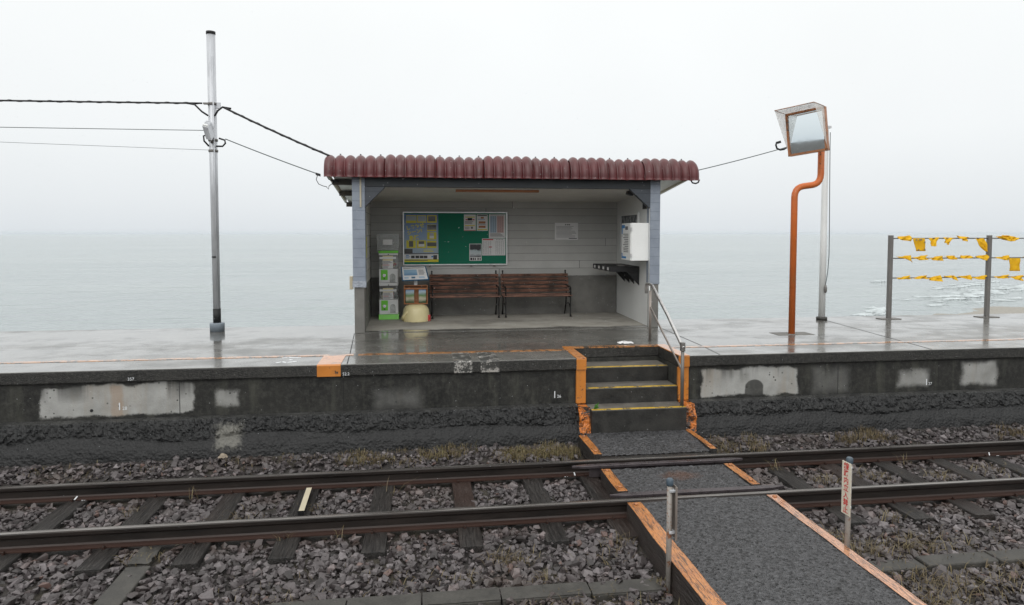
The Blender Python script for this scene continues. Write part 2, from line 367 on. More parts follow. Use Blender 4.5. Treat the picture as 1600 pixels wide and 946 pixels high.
def m_siding():
    b = NB('grey_board_siding'); p = b.xyz(); n = b.noise(2.2, 5, .6); f = b.noise(50, 3, .6)
    rowf = b.ma('DIVIDE', b.ma('SUBTRACT', p[2], 1.675), .1475); row = b.ma('FLOOR', rowf); fr = b.ma('FRACT', rowf)
    wn = b.t.nodes.new('ShaderNodeTexWhiteNoise'); wn.noise_dimensions = '1D'; b.set(wn.inputs['W'], row)
    bx = b.ma('ADD', p[0], b.ma('MULTIPLY', wn.outputs[0], 3.7)); cell = b.ma('FRACT', b.ma('DIVIDE', bx, 3.7))
    joint = b.ma('MAXIMUM', b.rng(fr, .035, .02, 0, 1), b.rng(cell, .0032, .0016, 0, .8))
    wn2 = b.t.nodes.new('ShaderNodeTexWhiteNoise'); wn2.noise_dimensions = '2D'
    cb = b.t.nodes.new('ShaderNodeCombineXYZ'); b.set(cb.inputs[0], row); b.set(cb.inputs[1], b.ma('FLOOR', b.ma('DIVIDE', bx, 3.7))); b.set(wn2.inputs['Vector'], cb.outputs[0])
    c = b.mix(wn2.outputs[0], (.40, .40, .385), (.49, .49, .475))
    c = b.mix(b.rng(n, .35, .7, 0, .4), c, (.33, .33, .315))
    c = b.mix(joint, c, (.045, .045, .042))
    return b.bsdf(c, .55, 0, b.bump(b.ma('SUBTRACT', b.ma('MULTIPLY', f, .08), joint), .5, .006))
def m_block():
    b = NB('painted_block_wall'); p = b.xyz(); n = b.noise(3, 5, .6); f = b.noise(45, 4, .65)
    rowf = b.ma('DIVIDE', b.ma('SUBTRACT', p[2], 1.665), .2); fr = b.ma('FRACT', rowf); row = b.ma('FLOOR', rowf)
    yy = b.ma('FRACT', b.ma('ADD', b.ma('DIVIDE', p[1], .4), b.ma('MULTIPLY', row, .5)))
    j = b.ma('MAXIMUM', b.rng(fr, .04, .025), b.rng(yy, .02, .012))
    c = b.mix(b.rng(n, .3, .7), (.48, .475, .45), (.58, .575, .55)); c = b.mix(j, c, (.13, .13, .12))
    return b.bsdf(c, .7, 0, b.bump(b.ma('SUBTRACT', b.ma('MULTIPLY', f, .3), j), .6, .008))
def m_clad(nm='blue_grey_cladding', k=1.0):
    b = NB(nm); p = b.xyz(); n = b.noise(4, 5, .6); f = b.noise(40, 4, .6)
    rowf = b.ma('DIVIDE', b.ma('SUBTRACT', p[2], 1.67), .15); fr = b.ma('FRACT', rowf)
    j = b.rng(fr, .045, .025, 0, .8)
    c = b.mix(b.rng(n, .3, .7), (.195, .225, .275), (.265, .30, .355)); c = b.mix(b.rng(f, .55, .75, 0, .35), c, (.38, .43, .49))
    c = b.mix(j, c, (.12, .14, .17))
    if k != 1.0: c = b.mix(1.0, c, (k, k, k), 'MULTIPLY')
    return b.bsdf(c, .5, 0, b.bump(b.ma('SUBTRACT', b.ma('MULTIPLY', f, .35), j), .5, .006))
def m_plinth():
    b = NB('damp_concrete_plinth'); p = b.xyz(); n = b.noise(1.8, 6, .6); f = b.noise(55, 4, .65)
    c = b.mix(b.rng(n, .3, .7), (.105, .102, .095), (.20, .195, .18)); c = b.mix(b.rng(f, .55, .8, 0, .4), c, (.25, .24, .22))
    c = b.mix(b.rng(b.noise(2.2, 5, .6, b.vec((1, 1, 1), (9, 0, 3))), .56, .72, 0, .6), c, (.05, .05, .045))
    return b.bsdf(c, .75, 0, b.bump(f, .35, .008))
def m_roof():
    b = NB('dark_red_roof_paint'); p = b.xyz(); n = b.noise(3, 5, .6); f = b.noise(45, 4, .65)
    st = b.noise(7, 5, .65, b.vec((1.6, .5, .5)))
    c = b.mix(b.rng(n, .3, .7), (.062, .0095, .0105), (.105, .016, .018))
    c = b.mix(b.rng(st, .52, .7, 0, .7), c, (.10, .055, .052))
    c = b.mix(b.rng(f, .58, .75, 0, .5), c, (.045, .02, .02))
    return b.bsdf(c, b.rng(n, .3, .7, .30, .46), 0, b.bump(f, .25, .004), .6)
def m_galv(name, c=(.50, .52, .55), rough=.42, metal=.55):
    b = NB(name); n = b.noise(14, 5, .6, b.vec((1, 1, .25))); f = b.noise(70, 3, .6)
    cc = b.mix(b.rng(n, .35, .7), tuple(x * .78 for x in c), c)
    return b.bsdf(cc, b.rng(n, .3, .7, rough - .08, rough + .12), metal, b.bump(f, .1, .002))
def m_bench_wood():
    b = NB('weathered_bench_wood'); g = b.noise(9, 5, .65, b.vec((.7, 8, 8)), .4); n = b.noise(3.4, 5, .65)
    c = b.mix(b.rng(g, .35, .68), (.075, .036, .025), (.33, .165, .115)); c = b.mix(b.rng(n, .46, .64, 0, .85), c, (.030, .024, .021))
    return b.bsdf(c, .5, 0, b.bump(g, .4, .006))
def m_water():
    b = NB('grey_sea_water'); p = b.xyz()
    w1 = b.noise(.5, 4, .55, b.vec((.42, 1.5, 1))); w2 = b.noise(2.6, 4, .62, b.vec((.6, 1.4, 1))); w0 = b.noise(.06, 4, .6, b.vec((.4, 1.6, 1)))
    patch = b.noise(.012, 5, .6, b.vec((.5, 2.2, 1)))
    h = b.ma('ADD', b.ma('ADD', b.ma('MULTIPLY', w1, 1.0), b.ma('MULTIPLY', w2, .12)), b.ma('MULTIPLY', w0, 3.0))
    c = b.mix(b.rng(patch, .35, .65), (.315, .36, .367), (.37, .41, .414))
    c = b.mix(b.rng(w0, .45, .7, 0, .35), c, (.36, .40, .40))
    return b.bsdf(c, .10, 0, b.bump(h, 1.0, 1.5), .5, 1.33)
def m_sand():
    b = NB('grey_wet_sand'); n = b.noise(.8, 5, .6); f = b.noise(6, 5, .7)
    c = b.mix(b.rng(f, .3, .7), (.20, .185, .155), (.33, .31, .27)); c = b.mix(b.rng(b.voro(2.2), .14, .07, 0, .7), c, (.09, .10, .07))
    return b.bsdf(c, .6, 0, b.bump(f, .6, .05))
def m_ground():
    b = NB('dark_track_bed'); n = b.noise(3, 5, .6); f = b.noise(40, 4, .7)
    c = b.mix(b.rng(f, .35, .7), (.016, .014, .013), (.06, .052, .048)); c = b.mix(b.rng(n, .5, .7, 0, .6), c, (.07, .06, .035))
    return b.bsdf(c, .7, 0, b.bump(f, .8, .03))
def m_grass():
    b = NB('dry_grass_blade'); t = b.attr('tone')
    c = b.ramp(t, [(0, (.050, .036, .022)), (.4, (.125, .092, .048)), (.8, (.185, .150, .075)), (1, (.12, .115, .04))])
    return b.bsdf(c, .6)
def m_yellow():
    b = NB('yellow_flag_cotton'); n = b.noise(14, 4, .6); f = b.noise(260, 2, .5)
    c = b.mix(b.rng(n, .3, .7), (.78, .46, .010), (.88, .58, .015))
    bs = b.t.nodes.new('ShaderNodeBsdfPrincipled'); b.set(bs.inputs['Base Color'], c); bs.inputs['Roughness'].default_value = .8
    tr = b.t.nodes.new('ShaderNodeBsdfTranslucent'); b.set(tr.inputs['Color'], c)
    mx = b.t.nodes.new('ShaderNodeMixShader'); mx.inputs[0].default_value = .35
    b.t.links.new(bs.outputs[0], mx.inputs[1]); b.t.links.new(tr.outputs[0], mx.inputs[2]); b.t.links.new(mx.outputs[0], b.out.inputs['Surface'])
    return b.m
def m_clear(name, alpha=.3, c=(.85, .87, .88), rough=.15):
    b = NB(name); n = b.noise(12, 4, .6)
    return b.bsdf(c, rough, 0, None, .5, 1.45, b.rng(n, .3, .7, alpha * .8, alpha * 1.25))
def m_print(name, stops, z0, z1):
    """a printed picture: colour bands up the sheet broken by soft shapes"""
    b = NB(name); p = b.xyz(); n = b.noise(9, 5, .6, b.vec((1, 1, 1.6)))
    t = b.ma('ADD', b.rng(p[2], z0, z1), b.ma('MULTIPLY', b.ma('SUBTRACT', n, .5), .30))
    return b.bsdf(b.ramp(t, stops), .35)

M['deck'] = m_deck(); M['coping'] = m_coping(); M['wall'] = m_wall(); M['footing'] = m_footing()
M['orange'] = m_orange('orange_edge_paint', .22, (.60, .215, .035), wet=(.3, .5), bp=.2, coat=1.0); M['orange_worn'] = m_orange('spalled_orange_paint', .44, (.55, .17, .03), (.035, .028, .025))
M['orange_line'] = m_orange('worn_orange_line_paint', .42, wet=(.3, .5), bp=.2, coat=1.0, base=(.50, .22, .07))
M['yellow_line'] = m_orange('worn_yellow_nosing_paint', .36, (.66, .42, .03), (.05, .045, .035))
M['white_worn'] = m_orange('flaking_white_paint', .58, (.40, .385, .36), (.045, .045, .042))
M['timber'] = m_timber(); M['timber_wet'] = m_timber('wet_sheen_orange_timber', (.46, .20, .10), (.60, .30, .16), (.08, .22), 1.0); M['asphalt'] = m_asphalt(); M['stone'] = m_stone(); M['sleeper'] = m_sleeper()  # wet timber: sky reflection put into its paler base colour
M['rail_side'] = m_rail_side(); M['rail_top'] = m_rail_top(); M['siding'] = m_siding(); M['block'] = m_block(); M['clad'] = m_clad(); M['clad_dark'] = m_clad('shaded_wet_blue_grey_cladding', .24)  # bracket copy of the cladding: colour darkened for wet and roof shade
M['plinth'] = m_plinth(); M['roof'] = m_roof(); M['bench'] = m_bench_wood(); M['water'] = m_water(); M['sand'] = m_sand()
M['ground'] = m_ground(); M['grass'] = m_grass(); M['yellow'] = m_yellow()
M['galv'] = m_galv('galvanised_pole', (.62, .64, .67), .38, .3); M['steel'] = m_galv('stainless_handrail', (.62, .61, .60), .28, .9)
M['galv_dark'] = m_galv('grey_steel_post', (.20, .19, .18), .5, .4); M['steel_dull'] = m_galv('dull_brown_steel', (.34, .30, .27), .4, .6); M['iron'] = simple('black_cast_iron', (.014, .013, .013), .45, .3)
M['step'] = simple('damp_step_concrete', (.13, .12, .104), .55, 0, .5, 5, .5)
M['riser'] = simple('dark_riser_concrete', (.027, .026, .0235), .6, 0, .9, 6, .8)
M['curb'] = simple('mossy_curb_concrete', (.056, .053, .047), .6, 0, .6, 7, 1.0)
M['panel'] = simple('white_wall_panel', (.70, .71, .70), .5, 0, .08, 2, .05); M['ceil'] = simple('ceiling_board', (.74, .73, .69), .6, 0, .15, 2, .05)
M['beam'] = simple('dark_blue_grey_beam', (.026, .031, .036), .5, 0, .3, 6, .3); M['white'] = simple('white_enamel', (.78, .79, .78), .35, 0, .06, 3, .03)
M['offwhite'] = simple('cream_wood_strip', (.46, .41, .30), .5, 0, .1); M['darkwood'] = simple('dark_roof_timber', (.07, .06, .05), .7, 0, .3)
M['wire'] = simple('black_cable_rubber', (.012, .012, .014), .5); M['thinwire'] = simple('grey_wire', (.10, .12, .125), .5)
M['plate'] = simple('grey_painted_steel', (.20, .235, .27), .45); M['captop'] = simple('dark_blue_plastic_cap', (.055, .08, .105), .4); M['blackband'] = simple('black_rubber_band', (.012, .013, .013), .6)
M['pole_orange'] = m_orange('orange_pole_paint', .05, (.60, .145, .028), (.10, .05, .03)); M['mframe'] = m_orange('orange_brown_mirror_frame', .3, (.42, .17, .07), (.10, .06, .04))
b = NB('mirror_glass'); M['mirror'] = b.bsdf((.80, .86, .88), b.rng(b.noise(6, 4), .4, .7, .02, .08), 1.0)
M['hood'] = m_clear('clear_acrylic_hood', .38, (.80, .78, .74)); M['clearbox'] = m_clear('clear_plastic_case', .30, (.48, .50, .49))
M['green_felt'] = simple('green_board_felt', (.008, .165, .098), .85, 0, .15, 30, .2); M['alu'] = m_galv('aluminium_frame', (.68, .68, .68), .35, .7)
M['paper'] = simple('white_paper', (.66, .66, .66), .6, 0, .05, 4, .02); M['paper_yellow'] = simple('yellow_print', (.60, .54, .03), .4, 0, .06, 4, .02)
M['ink'] = simple('grey_print_ink', (.13, .13, .14), .6, 0, .1); M['ink_dark'] = simple('black_print_ink', (.018, .018, .022), .6, 0, .1)
M['ink_blue'] = simple('pale_blue_print', (.36, .47, .58), .6, 0, .05); M['ink_pink'] = simple('pale_pink_print', (.55, .38, .36), .6, 0, .05)
M['red'] = simple('red_print', (.48, .025, .03), .5, 0, .1); M['blue'] = simple('blue_print', (.04, .20, .46), .5, 0, .1)
M['yel_text'] = simple('yellow_poster_lettering', (.68, .60, .05), .5, 0, .05)
M['green'] = simple('lime_green_plastic', (.16, .58, .05), .35, 0, .08, 4, .03); M['plastic'] = simple('white_plastic', (.68, .69, .69), .35, 0, .06, 4, .02)
M['cream'] = simple('cream_plastic', (.66, .58, .33), .38, 0, .1, 5, .05); M['boxwood'] = simple('orange_brown_box_wood', (.34, .135, .05), .5, 0, .2, 8, .1)
M['boxdark'] = simple('brown_box_back', (.10, .045, .025), .6); M['blueframe'] = simple('blue_sign_frame', (.018, .085, .17), .4, 0, .1)
M['black'] = simple('matt_black_steel', (.012, .012, .013), .5, 0, .3, 20, .1); M['chrome'] = m_galv('chrome_crank', (.65, .65, .66), .2, .9)
M['sky_print'] = m_print('sea_sky_poster_print', [(0, (.20, .28, .36)), (.22, (.33, .42, .50)), (.6, (.22, .33, .52)), (1, (.06, .13, .32))], 2.0, 2.9)
M['photo_dark'] = m_print('dark_photo_print', [(0, (.02, .02, .02)), (.4, (.09, .09, .085)), (.55, (.30, .30, .29)), (.75, (.05, .05, .05)), (1, (.20, .21, .22))], 2.0, 2.9)
M['photo_grey'] = m_print('grey_photo_print', [(0, (.10, .10, .09)), (.3, (.36, .38, .38)), (.7, (.42, .45, .48)), (1, (.30, .36, .42))], 2.1, 2.85)
M['brochure'] = m_print('brochure_print', [(0, (.05, .08, .03)), (.25, (.42, .40, .30)), (.45, (.10, .19, .06)), (.7, (.34, .42, .48)), (1, (.07, .24, .48))], 1.27, 1.53)
M['sea_print'] = m_print('blue_sea_photo_print', [(0, (.03, .05, .06)), (.2, (.05, .12, .20)), (.5, (.09, .22, .38)), (1, (.28, .42, .55))], 1.68, 1.82)
M['illus'] = m_print('black_and_white_print', [(0, (.015, .015, .02)), (.35, (.03, .03, .035)), (.47, (.50, .55, .57)), (.6, (.40, .48, .50)), (.68, (.02, .02, .025)), (1, (.05, .05, .06))], 1.9, 2.35)
M['sign_white'] = simple('aged_white_sign_face', (.66, .61, .50), .45, 0, .12, 12, .03); M['sign_red'] = simple('red_sign_lettering', (.55, .02, .02), .5, 0, .1)
M['chalk'] = simple('white_chalk_paint', (.72, .74, .76), .7, 0, .2, 40, .1); M['rustpole'] = m_orange('rusting_sign_pole', .28, (.30, .275, .25), (.20, .085, .04))
M['foam'] = simple('white_sea_foam', (.50, .545, .555), .8, 0, .45, 2.2, .8); M['can'] = simple('red_can_paint', (.42, .03, .03), .3, 0, .2, 40, .02)
M['greenleaf'] = simple('green_leaf', (.05, .16, .02), .5, 0, .3); M['guard'] = simple('dark_steel_guard', (.10, .085, .09), .30, .5, .35, 8, .15)
M['rock'] = simple('buff_rock', (.30, .25, .19), .7, 0, .4, 20, .6)
M['tape'] = simple('grey_wrapping_tape', (.33, .36, .41), .3, .1, .2, 14, .5)

# ------------------------------------------------------------------ setting: ground, sea, beach, haze
def ballast_z(x, y):
    """height of the stone bed across the track"""
    if y < 4.9: return -.205
    if y < 5.7: return -.205 + (y - 4.9) / .8 * .03
    if y < 7.5: return -.175
    if y < 8.2: return -.175 + (y - 7.5) / .7 * .12
    return -.058
g = MB()
ys = [-3000, -200, -30, -5, 0, 2, 3.5, 4.4, 4.9, 5.3, 5.7, 6.2, 6.7, 7.2, 7.5, 7.85, 8.2, 8.5]
xs = [-3000, -200, -40, -15, -8, -4, 0, 4, 8, 12, 20, 40, 200, 3000]
g.add([(x, y, ballast_z(x, y) - .035) for y in ys for x in xs],
      [(j * len(xs) + i, j * len(xs) + i + 1, (j + 1) * len(xs) + i + 1, (j + 1) * len(xs) + i) for j in range(len(ys) - 1) for i in range(len(xs) - 1)])
g.build('ground', M['ground'], kind='structure')

SEA = -2.5
s = MB()
sy = [8.6, 60, 200, 800, 2500, 5000]; sx = [-5000, -1500, -400, -100, 100, 400, 1500, 5000]
s.add([(x, y, SEA) for y in sy for x in sx],
      [(j * len(sx) + i, j * len(sx) + i + 1, (j + 1) * len(sx) + i + 1, (j + 1) * len(sx) + i) for j in range(len(sy) - 1) for i in range(len(sx) - 1)])
s.build('sea', M['water'], kind='structure')

def shore(x): return 33.6 + .0 * x + max(0, x - 18) * .33 + 1.2 * math.sin(x * .21) * .6 + .5 * math.sin(x * .7)
bch = MB()
def bf(u, v):
    x = 14 + u * 120; y0 = 12.3; y1 = shore(x) + 1.0
    y = y0 + (y1 - y0) * v
    z = SEA + .55 * (1 - v) ** 1.0 * (y1 - y0) / 22 * 1.4 - .04 + .05 * mnoise.noise(Vector((x * .5, y * .5, 0)))
    return (x, y, z)
bch.grid(bf, 160, 30)
bch.build('beach', M['sand'], kind='structure')

# surf: broken ridges of foam where small waves run up the beach
fo = MB()
def ridge(pts, w, hgt, seed, thr):
    P3 = [Vector(p) for p in pts]; L_ = sum((b_ - a_).length for a_, b_ in zip(P3, P3[1:])); n = int(L_ / .10); nv = max(8, int(w / .10))
    vs = []; keep = []
    for j in range(nv + 1):
        for i in range(n + 1):
            u, v = i / n, j / nv
            t = u * (len(P3) - 1); k = min(int(t), len(P3) - 2); q = P3[k].lerp(P3[k + 1], t - k)
            d = (P3[k + 1] - P3[k]).normalized(); nr = Vector((-d.y, d.x, 0))
            bend_ = .55 * mnoise.noise(Vector((u * L_ * .35, seed, 0)))
            q = q + nr * ((v - .5) * w + bend_)
            f = mnoise.fractal(Vector((q.x * .75 + seed * 7, q.y * 1.1, 0)), .9, 2, 4)
            e = f * .9 - thr + .75 * math.sin(math.pi * v) ** .7 * math.sin(math.pi * u) ** .5 * (.75 + .6 * mnoise.noise(Vector((u * L_ * .22, seed + 5, 1))))
            keep.append(e); z = SEA + max(0, e) * hgt * (1.0 - .6 * v) + .012
            vs.append((q.x, q.y, z))
    fs = []
    for j in range(nv):
        for i in range(n):
            a = j * (n + 1) + i; f = (a, a + 1, a + n + 2, a + n + 1)
            if sum(keep[x_] for x_ in f) > 0: fs.append(f)
    fo.add(vs, fs, 0, True)
ridge([(25.8, 36.6, 0), (28.3, 39.4, 0), (30.6, 42.2, 0)], 1.5, .30, 1, .30)
ridge([(33.0, 42.0, 0), (38, 43.6, 0), (43, 45.6, 0), (50, 48.5, 0), (60, 53, 0)], 1.6, .12, 2, .52)
ridge([(36.0, 46.0, 0), (43, 49.5, 0), (52, 54.5, 0), (64, 62, 0)], 3.6, .2, 3, .40)
ridge([(44.0, 54, 0), (50, 58, 0), (60, 64.5, 0)], 2.4, .2, 4, .55)
ridge([(46.5, 64.6, 0), (48.4, 65.4, 0)], 1.0, .3, 5, .35)
0 and ridge([(30.0, 40.0, 0), (35, 41.6, 0), (41, 44.0, 0)], .8, .06, 6, .62)
fo.build('sea_foam', M['foam'], kind='stuff')

hz = MB().box(-5050, 5050, -3050, 5050, SEA - 1.0, 7.2)
hb = NB('haze'); pv = hb.t.nodes.new('ShaderNodeVolumePrincipled'); pv.inputs['Color'].default_value = (.70, .755, .80, 1)
pv.inputs['Density'].default_value = .00014; pv.inputs['Anisotropy'].default_value = .2
hb.t.links.new(pv.outputs[0], hb.out.inputs['Volume'])
hz.build('haze', hb.m, kind='stuff')

# ------------------------------------------------------------------ platform
PF, ZT = 8.42, .92            # platform edge and top
NX0, NX1, NY = 2.10, 3.335, 9.22   # opening for the steps
plat = thing('platform', (0, PF, -.2), 'long wet concrete station platform above a stained dark retaining wall beside the sea', 'platform')
def notch_outline(f, back, z): return [(-45, f, z), (NX0, f, z), (NX0, NY, z), (NX1, NY, z), (NX1, f, z), (45, f, z), (45, back, z), (-45, back, z)]
d = MB(); d.prism(notch_outline(PF, 12.05, .775), (0, 0, ZT - .775))
for i, f in enumerate(d.f):
    zs = [d.v[k][2] for k in f]; d.mi[i] = 0 if min(zs) > ZT - .01 else 1
d.build('deck', [M['deck'], M['coping']], plat, bevel=.014)
d = MB(); d.prism(notch_outline(PF + .05, 11.95, -3.4), (0, 0, 3.4 + .775))
d.build('retaining_wall', M['wall'], plat)
def footing(x0, x1, nx):
    prof = [(8.475, .335), (8.43, .338), (8.385, .325), (8.35, .275), (8.325, .225), (8.30, .17), (8.27, .12), (8.24, .07), (8.215, .03), (8.195, -.03), (8.18, -.1), (8.175, -.22)]
    def fn(u, v):
        t = v * (len(prof) - 1); i = min(int(t), len(prof) - 2); f = t - i
        y = prof[i][0] * (1 - f) + prof[i + 1][0] * f; z = prof[i][1] * (1 - f) + prof[i + 1][1] * f; x = x0 + (x1 - x0) * u
        lim = .13 + .07 * mnoise.noise(Vector((x * .9, 3, 0)))
        a = max(0, min(1, (z - lim) / .04)) * max(0, min(1, (.336 - z) / .012)); q = Vector((x, y, z))
        k = mnoise.turbulence(q * 11, 4, True, noise_basis='PERLIN_ORIGINAL', amplitude_scale=.6, frequency_scale=2.1); k2 = mnoise.fractal(q * 4 + Vector((5, 0, 0)), .8, 2, 3)
        dy = -.046 * a * (k - .35) - .012 * k2 - .018 * a
        dz = .020 * a * mnoise.fractal(q * 17 + Vector((0, 7, 0)), .8, 2, 3) + .008 * k2
        return (x, y + dy, z + (dz if v > .15 else dz * .3))
    return MB().grid(fn, nx, 34, smooth=False)
footing(-9, 1.975, 800).build('footing', M['footing'], plat)
footing(3.475, 13, 700).build('footing', M['footing'], plat)
footing(-45, -9, 150).build('footing', M['footing'], plat); footing(13, 45, 150).build('footing', M['footing'], plat)
# painted line along the edge, broken by the steps
def sheet(x0, x1, y0, y1, z): return MB().box(x0, x1, y0, y1, z - .003, z + .004)
sheet(-45, -.86, 9.03, 9.135, ZT).build('edge_line', M['orange_line'], plat)
sheet(-.80, 1.975, 9.03, 9.135, ZT).build('edge_line', M['orange_line'], plat)
sheet(3.475, 45, 9.03, 9.135, ZT).build('edge_line', M['orange_line'], plat)
# joints between pours
def joint(x0, y0, x1, y1, wd=.012):
    return MB().obox(((x0 + x1) / 2, (y0 + y1) / 2, ZT), ((x1 - x0) / 2, (y1 - y0) / 2, 0), (wd / 2, 0, 0), (0, 0, .0025))
for a in ((-1.03, 11.02, -.915, 9.14), (-.91, 9.01, -.88, 8.44), (4.02, 11.0, 3.96, 9.14), (3.95, 9.01, 3.9, 8.44), (7.42, 11.95, 7.05, 9.14), (7.04, 9.01, 6.96, 8.44), (-7.2, 11.9, -7.2, 9.14)):
    joint(*a).build('joint', M['black'], plat)
# orange block, flaking white blocks: paint over the edge, down its face
def edge_patch(x0, x1, mat, y1=9.03):
    m = MB().box(x0, x1, PF + .012, y1, ZT - .003, ZT + .0045); m.box(x0, x1, PF - .0045, PF + .012, .777, ZT - .012)
    m.prism([(x0, PF + .012, ZT + .0045), (x0, PF - .0045, ZT - .012), (x0, PF + .012, ZT - .012)], (x1 - x0, 0, 0))
    return m.build('edge_marking', mat, plat)
edge_patch(-1.235, -.955, M['orange']); edge_patch(.415, .645, M['white_worn']); edge_patch(.75, .985, M['white_worn'])
for px, py, rr_ in ((143, 642, .018), (722, 619, .012)):
    p = on_y(px, py, PF + .05); MB().tube([(p.x, PF + .046, p.z), (p.x, PF + .06, p.z)], rr_, 14).build('weep_hole', M['black'], plat)
# chalked distance marks
ch = MB()
p = on_y(199, 595, PF); ch.text('357', .05, (p.x, PF - .001, p.z), (1, 0, 0), (0, 0, 1)); ch.build('chalk_mark', M['chalk'], plat)
ch = MB(); p = on_y(535, 587, PF); ch.text('52.2', .05, (p.x, PF - .001, p.z), (1, 0, 0), (0, 0, 1)); ch.build('chalk_mark', M['chalk'], plat)
for px, py, tx in ((186, 641, '28'), (866, 622, '26'), (1447, 602, '27')):
    p = on_y(px, py, PF + .05); ch = MB(); ch.box(p.x, p.x + .012, PF + .046, PF + .0495, p.z, p.z + .085); ch.build('chalk_stroke', M['chalk'], plat); ch = MB()
    ch.text(tx, .055, (p.x + .035, PF + .049, p.z), (1, 0, 0), (0, 0, 1)); ch.build('chalk_mark', M['chalk'], plat)
# white painted squiggle beside the orange block
for pts in ([(441, 560), (450, 559), (460, 559.5), (470, 559)], [(432, 567.5), (440, 566), (448, 567), (457, 566), (463, 565.3)], [(452, 563.2), (456, 562.4)]):
    sq = MB(); W3 = [on_z(x, y, ZT) for x, y in pts]
    for a, c in zip(W3, W3[1:]):
        dv = (c - a) / 2; nr = Vector((-dv.y, dv.x, 0)).normalized() * .02
        sq.obox(((a + c) / 2).to_tuple(), dv * 1.03, nr, (0, 0, .003))
    sq.build('painted_mark', M['chalk'], plat)

# ------------------------------------------------------------------ steps cut into the platform
st = thing('steps', (2.72, 8.5, .03), 'concrete steps edged in orange paint rising from the track crossing to the platform', 'steps')
runs = [(8.13, .32), (8.45, .52), (8.80, .72), (NY, None)]
for i in range(3):
    y, z = runs[i]; z0 = .0 if i == 0 else runs[i - 1][1] - .05
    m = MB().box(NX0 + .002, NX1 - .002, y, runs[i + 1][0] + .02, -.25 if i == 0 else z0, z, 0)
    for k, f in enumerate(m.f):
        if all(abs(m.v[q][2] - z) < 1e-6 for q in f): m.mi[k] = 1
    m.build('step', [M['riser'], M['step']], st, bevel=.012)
    MB().box(NX0 + .01, NX1 - .01, y + .012, y + .06, z - .002, z + .004).build('nosing_paint', M['yellow_line'], st)
# side pillars: orange face, spalled orange lower half, caps that run back round the opening
for x0, x1 in ((1.975, NX0), (NX1, 3.475)):
    MB().box(x0 - .002, x1 + .002, PF + .015, PF + .075, .335, .772).build('pillar', M['orange'], st, bevel=.01)
    m = MB().grid(lambda u, v, a=x0 - .012, c=x1 + .012: (a + (c - a) * u + .012 * mnoise.noise(Vector((u * 6, v * 9, a))), 8.15 + .10 * v ** 1.3 - .035 * mnoise.fractal(Vector((a + u * 2, v * 5, 1.7)), .8, 2, 4), -.12 + .455 * v), 12, 36, smooth=False)
    m.box(x0 + .006, x1 - .006, 8.25, 8.8, -.2, .33); m.build('pillar_foot', M['orange_worn'], st)
    m = MB().box(x0 - .003, x1 + .003, PF - .007, PF + .02, .774, ZT - .004); m.box(x0 - .003, x1 + .003, PF - .007, NY + .1, ZT - .004, ZT + .009)
    m.build('cap', M['orange'], st, bevel=.008)
MB().box(NX0 + .004, NX1 - .004, NY - .004, NY + .10, ZT - .008, ZT + .008).build('edge_strip', M['orange_line'], st)
# handrail
hr = thing('handrail', (3.37, 8.9, .32), 'stainless steel handrail sloping down beside the orange edged steps', 'handrail')
pt, pb = Vector((3.40, 9.75, ZT)), Vector((3.30, 8.22, .32))
MB().tube([(pt.x, pt.y, ZT), (pt.x, pt.y, 1.66)], .021, 12).build('post', M['steel_dull'], hr)
MB().tube([(pb.x, pb.y, .32), (pb.x, pb.y, 1.11)], .022, 12).build('post', M['galv_dark'], hr)
MB().tube([(3.415, 9.98, 1.60), (3.415, 9.985, 1.70), (3.415, 9.97, 1.735), (3.413, 9.93, 1.75), (3.405, 9.75, 1.75), (3.40, 9.66, 1.735), (3.36, 8.9, 1.385), (3.305, 8.30, 1.115), (3.30, 8.19, 1.06)], .023, 12).build('rail', M['steel'], hr)
MB().tube([(3.405, 9.76, 1.42), (3.36, 9.1, 1.13), (3.31, 8.32, .81), (3.30, 8.24, .79)], .014, 10).build('rail', M['steel_dull'], hr)
MB().box(3.274, 3.326, 8.19, 8.25, 1.02, 1.13).build('bracket', M['galv_dark'], hr, bevel=.004)

# ------------------------------------------------------------------ paths over the track
def path(name, x0, x1, y0, y1, z0, z1, nx=110, ny=60, crown=.0):
    m = MB().grid(lambda u, v: (x0 + (x1 - x0) * u, y0 + (y1 - y0) * v, z0 + (z1 - z0) * v + crown * math.sin(math.pi * u) + .006 * mnoise.noise(Vector((u * 5, v * 7, x0))) + .011 * (mnoise.turbulence(Vector((x0 + (x1 - x0) * u, y0 + (y1 - y0) * v, 0)) * 22, 3, True, noise_basis='PERLIN_ORIGINAL', amplitude_scale=.6, frequency_scale=2.0) - .4)), nx, ny)
    m.box(x0 + .002, x1 - .002, y0 + .002, y1 - .002, -.34, min(z0, z1) - .04); return m.build(name, M['asphalt'], kind='structure')
path('footpath', 2.035, 3.28, 1.2, 6.02, .0, .002, 150, 560, .012)
path('footpath', 2.0, 3.28, 6.34, 6.98, -.02, -.015)
path('footpath', 2.02, 3.32, 7.38, 8.14, .0, .035)
